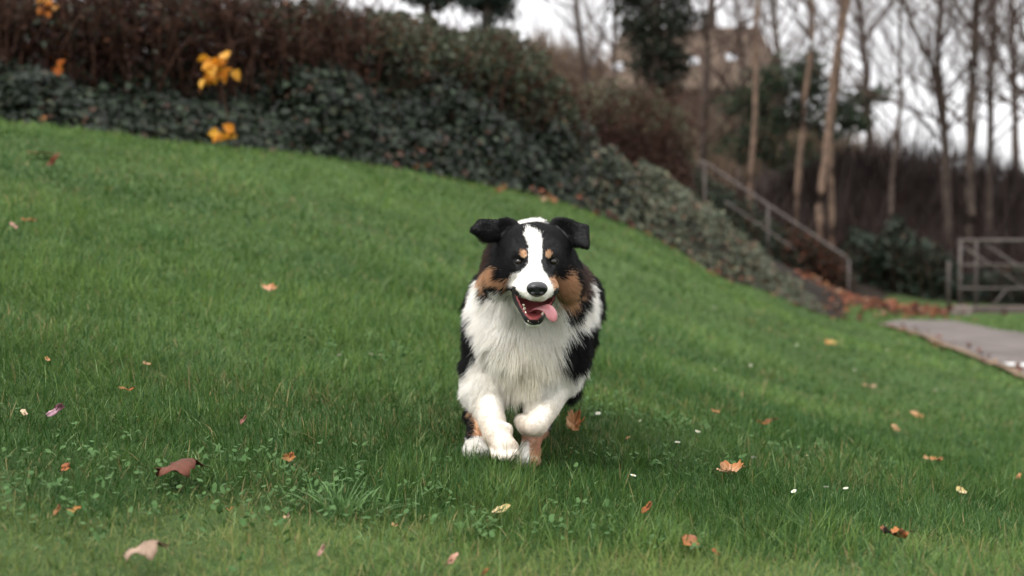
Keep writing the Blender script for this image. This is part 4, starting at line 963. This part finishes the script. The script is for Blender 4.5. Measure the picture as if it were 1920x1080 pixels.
# metal railing at the far side of the path
DB = 21.7; o = P(1815, 590, DB); o[2] = gz(o[0], o[1]); rl = empty('metal_railing', o)
tag(rl, 'grey metal railing with diagonal braces on a concrete kerb beside the path', 'railing')
for u, vt, dd in ((1801, 449, 0), (1831, 449, .25), (1975, 449, .4), (2120, 449, .5)): post(u, vt, DB + dd, rl, o, .028)
def bar(u0, v0, u1, v1, d0, d1, r, name): m = MB(); m.tube([P(u0, v0, DB + d0), P((u0 + u1) / 2, (v0 + v1) / 2, DB + (d0 + d1) / 2), P(u1, v1, DB + d1)], r, 8); m.build(name, M_rail, rl, o)
bar(1797, 451, 2130, 451, 0, .5, .025, 'top_rail'); bar(1801, 497, 2120, 497, 0, .5, .019, 'middle_rail'); bar(1801, 541, 2120, 541, 0, .5, .018, 'lower_rail')
bar(1801, 459, 1975, 577, .02, .40, .023, 'brace'); bar(1838, 452, 2030, 580, .10, .55, .023, 'brace'); bar(1860, 575, 1885, 545, .2, .3, .018, 'brace')
c0, c1 = P(1790, 594, DB), P(2140, 594, DB + .5); mid = (c0 + c1) / 2; gzm = gz(mid[0], mid[1])
m = MB(); m.box([mid[0], mid[1], gzm + .03], [np.linalg.norm((c1 - c0)[:2]), .30, .16], math.atan2(c1[1] - c0[1], c1[0] - c0[0])); kb = m.build('concrete_base', M_conc, rl, o, smooth=False)
b_ = kb.modifiers.new('bevel', 'BEVEL'); b_.width = .015
m = MB(); e0 = P(1803, 603, DB - .3); m.box([e0[0], e0[1], gz(e0[0], e0[1]) + .05], [.22, .25, .16], .1)
M_block = mat('pale_concrete', (.20,.165,.15), rough=.95, spec=.1, noise=(9,(.17,.14,.125),5)); m.build('kerb_block', M_block, rl, o, smooth=False)
# short post standing alone left of the railing
p_ = P(1779, 490, 23.5); o = np.array([p_[0], p_[1], gz(p_[0], p_[1])]); m = MB(); m.tube([o - [0, 0, .05], p_ - [0, 0, .02], p_], [.035, .035, .02], 10)
tag(m.build('bollard', M_rail, None, o), 'thin grey post standing just left of the metal railing', 'bollard')

# ------------------------------------------------------------------ distant brown-roofed house behind the trees
M_roof = mat('roof_tiles', (.085,.062,.048), rough=.95, spec=.05, noise=(2.5,(.13,.098,.075),8), bump=(14,.6,.03))
M_wall = mat('render_wall', (.075,.055,.042), rough=.95, spec=.05, noise=(2,(.10,.078,.06),5))
M_pane = mat('skylight_glass', (.40,.41,.43), rough=.2, spec=.5)  # sky reflection painted into the pane colour as pale grey
eL, eR, rL, rR, bL, bR = P(1120,168,50), P(1476,160,50), P(1165,56,53), P(1424,50,53), P(1120,168,56), P(1476,160,56)
bL[2], bR[2] = eL[2], eR[2]; o = np.array([(eL[0] + eR[0]) / 2, 53.0, gz((eL[0] + eR[0]) / 2, 53.0)]); hs = empty('house', o)
tag(hs, 'distant house with a brown hipped roof half hidden behind the trees', 'house')
m = MB(); dn = np.array([0, 0, -.14])
m.add([eL, eR, rR, rL, bL, bR, eL + dn, eR + dn, bR + dn, bL + dn], [[1, 5, 2], [4, 0, 3]], [[0, 1, 2, 3], [5, 4, 3, 2], [0, 6, 7, 1], [1, 7, 8, 5], [5, 8, 9, 4], [4, 9, 6, 0], [6, 9, 8, 7]]); rf = m.build('roof', M_roof, hs, o, smooth=False)
m = MB(); m.box([o[0], 53, (eL[2] - .14 + o[2] - 2) / 2], [eR[0] - eL[0] - .5, 5.4, eL[2] - .14 - o[2] + 2]); m.build('wall', M_wall, hs, o, smooth=False)
m = MB(); c_ = P(1330, 46, 53.3); m.box(c_, [.45, .5, .9]); m.build('chimney', M_wall, rf, o, smooth=False)
nrm_ = np.cross(eR - eL, rL - eL); nrm_ /= np.linalg.norm(nrm_)
for u, v in ((1157,127),(1300,117),(1372,110)):
    t = (165 - v) / 112.0; c = P(u, v, 50 + 3 * t); ax1 = (eR - eL) / np.linalg.norm(eR - eL); ax2 = np.cross(nrm_, ax1)
    m = MB(); q = [c + ax1 * a * .2 + ax2 * b * .22 + nrm_ * h for h in (-.02, .07) for a, b in ((-1,-1),(1,-1),(1,1),(-1,1))]
    m.add(q, (), [[4,5,6,7],[0,4,7,3],[1,2,6,5],[0,1,5,4],[3,7,6,2]]); m.build('skylight', M_pane, rf, o, smooth=False)

# ------------------------------------------------------------------ saplings with yellow autumn leaves
M_yellow = mat('autumn_leaf', attr='tint', rough=.5, spec=.3, transl=.35)
def sapling(label, u, v, D, w, hgt, n, size, col, stem_from=None):
    c = P(u, v, D); b = np.array([c[0] + .05, c[1] + .1, gz(c[0] + .05, c[1] + .1)]); e = empty('sapling', b); tag(e, label, 'sapling', 'young saplings with autumn leaves in the hedge')
    m = MB(); m.tube([b - [0, 0, .03], (b * .55 + c * .45) + [.03, 0, 0], c + [0, .03, -hgt * .3], c + [0, .02, hgt * .3]], [.010, .008, .006, .003], 6)
    for _ in range(5):
        d_ = rng.normal(0, 1, 3) * [w, .06, hgt] * .35; m.tube([c + [0, .03, -hgt * .2], c + d_], [.004, .002], 4)
    m.build('stem', M_stem, e, b)
    pts = c + np.clip(rng.normal(0, 1, (n, 3)), -1.5, 1.5) * np.array([w, .10, hgt]) * .22
    cc = np.array(col) * rng.uniform(.75, 1.2, (n, 1)) * np.column_stack([np.ones(n), rng.uniform(.8, 1.15, n), np.ones(n)])
    v_, q_, c_ = leaf_cloud(pts, rng.uniform(*size, n), cc, np.array([[0, -1.0, .6]]), .6, .85, .8)
    mesh_np('leaves', v_, [q_], M_yellow, e, origin=b, attrs={'tint': ('FLOAT_COLOR', c_)})
YEL, ORG = (.62,.29,.022), (.48,.16,.02)
sapling('bright yellow leaved sapling in front of the hedge, the largest yellow patch', 410, 128, 11.6, .30, .24, 26, (.08,.13), YEL)
sapling('small yellow leaved sapling just above the lawn edge', 426, 250, 11.5, .18, .07, 9, (.07,.10), YEL)
sapling('orange leaved sapling at the top left corner of the hedge', 86, 10, 12.0, .20, .14, 9, (.07,.11), (.50,.20,.025))
sapling('single orange leaf cluster at mid height in the hedge at the left', 110, 128, 11.8, .07, .06, 4, (.06,.09), ORG)
sapling('dull orange leaf cluster low in the ivy at the left', 100, 195, 11.5, .15, .06, 6, (.06,.10), (.26,.09,.03))
sapling('faint orange leaf cluster close to the left lawn corner', 78, 216, 11.2, .06, .06, 4, (.05,.08), (.30,.11,.03))

# ------------------------------------------------------------------ fallen leaves on the lawn, each its own thing
M_fallen = mat('fallen_leaf', attr='tint', rough=.6, spec=.25, transl=.15)
def fallen_leaf(u, v, wpx, hpx, c1, c2, label, curl=1.0, lobes=5, stand=0.0, turn=None, lift=.030):
    g = on_ground(u, v + hpx * .4); g = on_ground(u, v + hpx * .4 + lift * FPX / proj(g)[2]); D = proj(g)[2]; L = wpx * D / FPX * .56; n = 48
    th = np.linspace(0, 2 * math.pi, n, endpoint=False)
    rad = (.62 + .38 * np.abs(np.cos(lobes * th / 2)) ** .7) * (1 + .08 * rng.normal(0, 1, n)) if lobes else (.55 + .45 * np.cos(th) ** 2) * (1 - .08 * rng.random(n))
    rings = [0, .35, .7, 1.0]; X, Y, R = [0.], [0.], [0.]
    for r in rings[1:]: X += list(r * rad * np.cos(th)); Y += list(r * rad * np.sin(th) * (.8 if lobes else .55)); R += [r] * n
    X, Y, R = np.array(X), np.array(Y), np.array(R)
    Z = curl * (.75 * Y ** 2 + .35 * X ** 2 - .25 * X) + .20 * curl * np.sin(3 * th.mean() + 5 * X + 3 * Y) * R + .06 * rng.normal(0, 1, len(X)) * R
    k = 1 + .0 * X; V = np.column_stack([X, Y, Z]) * L
    a = rng.uniform(0, 6.28) if turn is None else turn; ca, sa = math.cos(a), math.sin(a)
    V = V @ np.array([[ca, sa, 0], [-sa, ca, 0], [0, 0, 1]])
    t = stand * 1.2 + rng.normal(0, .15); ct, st = math.cos(t), math.sin(t)
    V = V @ np.array([[1, 0, 0], [0, ct, st], [0, -st, ct]])
    V += rng.normal(0, .02 * L, V.shape) * R[:, None]; V *= (wpx * D / FPX) / np.ptp(V[:, 0]); V[:, 2] *= max(hpx - np.ptp(V[:, 1]) * FPX / D * .13, hpx * .5) * D / FPX / np.ptp(V[:, 2])
    V[:, 2] -= V[:, 2].min(); V += g + [0, 0, lift]
    i = np.arange(n); j = (i + 1) % n
    f3 = np.stack([np.zeros(n, int), 1 + i, 1 + j], 1); f4 = np.vstack([np.stack([1 + r * n + i, 1 + (r + 1) * n + i, 1 + (r + 1) * n + j, 1 + r * n + j], 1) for r in range(2)])
    mix = np.clip(.5 + .6 * X * math.cos(a * 2) + .5 * Y + rng.normal(0, .18, len(X)), 0, 1)[:, None]
    col = np.array(c1) * (1 - mix) + np.array(c2) * mix
    o = np.array([g[0], g[1], g[2] + lift]); ob = mesh_np('fallen_leaf', V, [f3, f4], M_fallen, origin=o, attrs={'tint': ('FLOAT_COLOR', np.column_stack([col, np.ones(len(X))]))})
    sd = ob.modifiers.new('thickness', 'SOLIDIFY'); sd.thickness = .0008
    m = MB(); k0 = V[1 + 2 * n]; m.tube([V[0], k0, k0 + (k0 - V[0]) * .5 + [0, 0, -.004]], [.0010, .0010, .0007], 5); m.build('stalk', M_stem, ob, o)
    tag(ob, label, 'leaf', 'fallen autumn leaves on the lawn')
OR, RB, DK, BE, CR, PK, TN, RD, YL, OL = (.36,.13,.035), (.20,.065,.03), (.022,.010,.009), (.42,.29,.20), (.58,.46,.27), (.45,.24,.20), (.36,.22,.11), (.34,.09,.045), (.42,.32,.10), (.17,.10,.03)
LEAVES = [
 (100,301,22,24,RD,DK,'dark red curled leaf standing upright high on the slope near the left edge',1.2,0,.9),
 (84,286,44,8,TN,RB,'flat reddish leaf lying just above the dark red curled leaf',.4,0,0),
 (27,424,17,14,PK,BE,'small pink leaf at the left edge, below the hedge corner',.8,0,.4),
 (54,411,28,10,OR,OL,'orange-brown leaf lying just above the small pink leaf at the left edge',.5,5,.1),
 (507,538,34,18,(.55,.33,.22),OR,'pale peach crumpled leaf alone on the mid slope left of the dog',1.3,5,.3),
 (237,729,30,9,OL,OR,'olive-brown flat leaf on the slope at the left',.4,0,0),
 (105,769,27,26,(.10,.02,.03),(.45,.28,.32),'dark purple leaf with a pale pink underside at the left edge',1.0,0,.9),
 (46,773,20,14,CR,BE,'small cream leaf beside the purple leaf',.9,0,.3),
 (90,673,14,10,OR,TN,'tiny orange leaf on the slope above the purple leaf',.6,0,.2),
 (276,680,20,9,TN,OL,'tiny tan leaf on the slope above the olive-brown leaf',.5,0,.1),
 (335,876,88,44,(.13,.040,.020),(.06,.022,.015),'largest reddish brown curled leaf at the lower left',-1.5,5,.05,.5),
 (124,874,17,15,OR,RB,'small orange-brown leaf left of the largest reddish leaf',.9,0,.5),
 (456,789,12,18,PK,RB,'narrow pinkish leaf upright in the grass, left of the dog',.8,0,1.0),
 (543,857,26,20,OR,OL,'ragged orange leaf half buried in grass left of the hind paw',1.2,5,.7),
 (272,1032,86,44,(.34,.24,.17),(.20,.13,.09),'pale beige dried leaf, large and arched, at the bottom left corner',-1.7,5,-.05,.3),
 (107,958,12,22,OR,TN,'thin orange leaf standing upright in the lower left clover',.8,0,1.0),
 (140,956,26,14,OR,YL,'yellow-orange folded leaf right of the thin upright one in the lower left',1.0,0,.4),
 (603,1034,14,24,BE,PK,'pale pink upright leaf at the bottom edge, left of centre',.8,0,1.0),
 (848,1048,24,22,(.45,.20,.13),BE,'salmon-coloured leaf at the bottom edge, below the dog',.9,0,.8),
 (940,952,36,15,CR,YL,'cream oval leaf directly below the front paw',.9,0,.2),
 (1212,954,21,24,RD,OR,'red-orange round leaf right of the cream oval leaf',.7,0,.9),
 (1077,790,36,46,OR,TN,'tall curled orange leaf standing right of the folded paw',1.6,5,.8),
 (1370,875,56,30,OR,(.58,.36,.22),'large bright orange and peach leaf right of the dog',1.4,5,.4),
 (1342,770,15,10,OR,TN,'small orange leaf on the lawn left of the dark brown one',.7,0,.2),
 (1438,790,42,16,DK,OR,'dark brown and orange twisted leaf right of the dog',1.5,0,.3),
 (1630,724,27,10,TN,BE,'flat tan leaf toward the path',.5,0,.1),
 (1718,775,20,12,OR,TN,'orange-tan leaf below the daisies near the path',.8,0,.3),
 (1679,801,14,14,OL,TN,'faint tan leaf sunk in the grass left of the orange-tan one',.6,0,.4),
 (1749,859,38,15,TN,OR,'tan lobed leaf with an orange edge at the right',1.0,5,.2),
 (1678,997,56,32,DK,OR,'blackish brown folded leaf with an orange half at the lower right',2.4,5,-.1,.2),
 (1294,1012,32,14,OR,RB,'orange-brown long leaf at the bottom right of the dog',1.0,0,.2),
 (1342,1036,15,13,RB,OR,'small rust leaf right of the orange-brown long leaf',.9,0,.4),
 (1557,641,24,13,OR,YL,'orange leaf on the lawn near the foot of the bank',1.0,5,.4),
 (1802,918,22,13,YL,CR,'pale yellow leaf low at the right side',.8,0,.2),
 (1910,893,15,11,TN,OR,'small brownish leaf at the right edge',.8,0,.2),
 (910,1072,12,12,OR,RB,'tiny orange leaf cut by the bottom edge at the centre',.8,0,.6),
 (1177,821,10,7,TN,OR,'tiny tan leaf right of the tall curled orange leaf',.6,0,.1),
 (537,969,11,11,CR,TN,'tiny pale leaf beside the broad grass tuft',.6,0,.3),
 (432,955,13,8,OR,YL,'tiny orange leaf lying in the clover patch',.6,0,.1),
 (740,985,12,9,TN,YL,'tiny yellowish leaf right of the broad grass tuft',.6,0,.2),
]
for l in LEAVES: fallen_leaf(*l)

# ------------------------------------------------------------------ daisies
M_petal = mat('daisy_petal', (.62,.63,.56), rough=.6, spec=.2, transl=.2); M_yolk = mat('daisy_centre', (.55,.36,.04), rough=.8)
def daisy_meshes():
    m = MB(); n = 14
    for i in range(n):
        a = 2 * math.pi * i / n; d = np.array([math.cos(a), math.sin(a), 0]); s = np.array([-d[1], d[0], 0]) * .0022
        v = np.array([d * .003 - s * .6, d * .003 + s * .6, d * .008 + s + [0, 0, .001], d * .0115 + [0, 0, .0006], d * .008 - s + [0, 0, .001]]) + [0, 0, .055]
        m.add(v, [[2, 3, 4]], [[0, 1, 2, 4]])
    k = MB(); k.ellipsoid((0, 0, .0555), (.0034, .0034, .002), nu=8, nv=5)
    s = MB(); s.tube([(0, 0, -.005), (.001, 0, .03), (0, 0, .0545)], .0008, 5)
    return m, k, s
D_pts = [(1006,388),(1123,767),(1740,680),(1755,728),(1770,727),(1720,718),(1637,676),(1690,678),(1790,682),(1463,622),(1440,575),(1455,578),(1335,570),(1358,513),(1395,541),(1490,640),(1340,690),(1355,686),(1412,680),(908,342),
 (775,326),(1500,905),(1548,902),(1590,903),(1410,848),(1838,741),(980,370),(1310,480),(1660,655),(1600,690),(1520,850),(1180,880),(715,655),(690,650),(640,655),(1270,820),(1300,800),(1210,775)]
mp, mk, ms = daisy_meshes(); pr_ = None
M_green = mat('daisy_stalk', (.06,.12,.03), rough=.6)
for i, (u, v) in enumerate(D_pts):
    g = on_ground(u, v); g = on_ground(u, v + .06 * FPX / proj(g)[2])
    if pr_ is None:
        o = bpy.data.objects.new('daisy', None); COL.objects.link(o); pr_ = o
        kids = [mp.build('petals', M_petal, o), mk.build('centre', M_yolk, o), ms.build('stalk', M_green, o)]
    else:
        o = pr_.copy(); COL.objects.link(o)
        for c in kids: d_ = c.copy(); COL.objects.link(d_); d_.parent = o
    o.location = g; o.rotation_euler = (rng.normal(.25, .25), rng.normal(0, .25), rng.uniform(0, 6)); o.scale = [rng.uniform(.6, .9)] * 3
    tag(o, 'tiny white daisy flower in the lawn grass', 'daisy', 'daisies in the lawn')
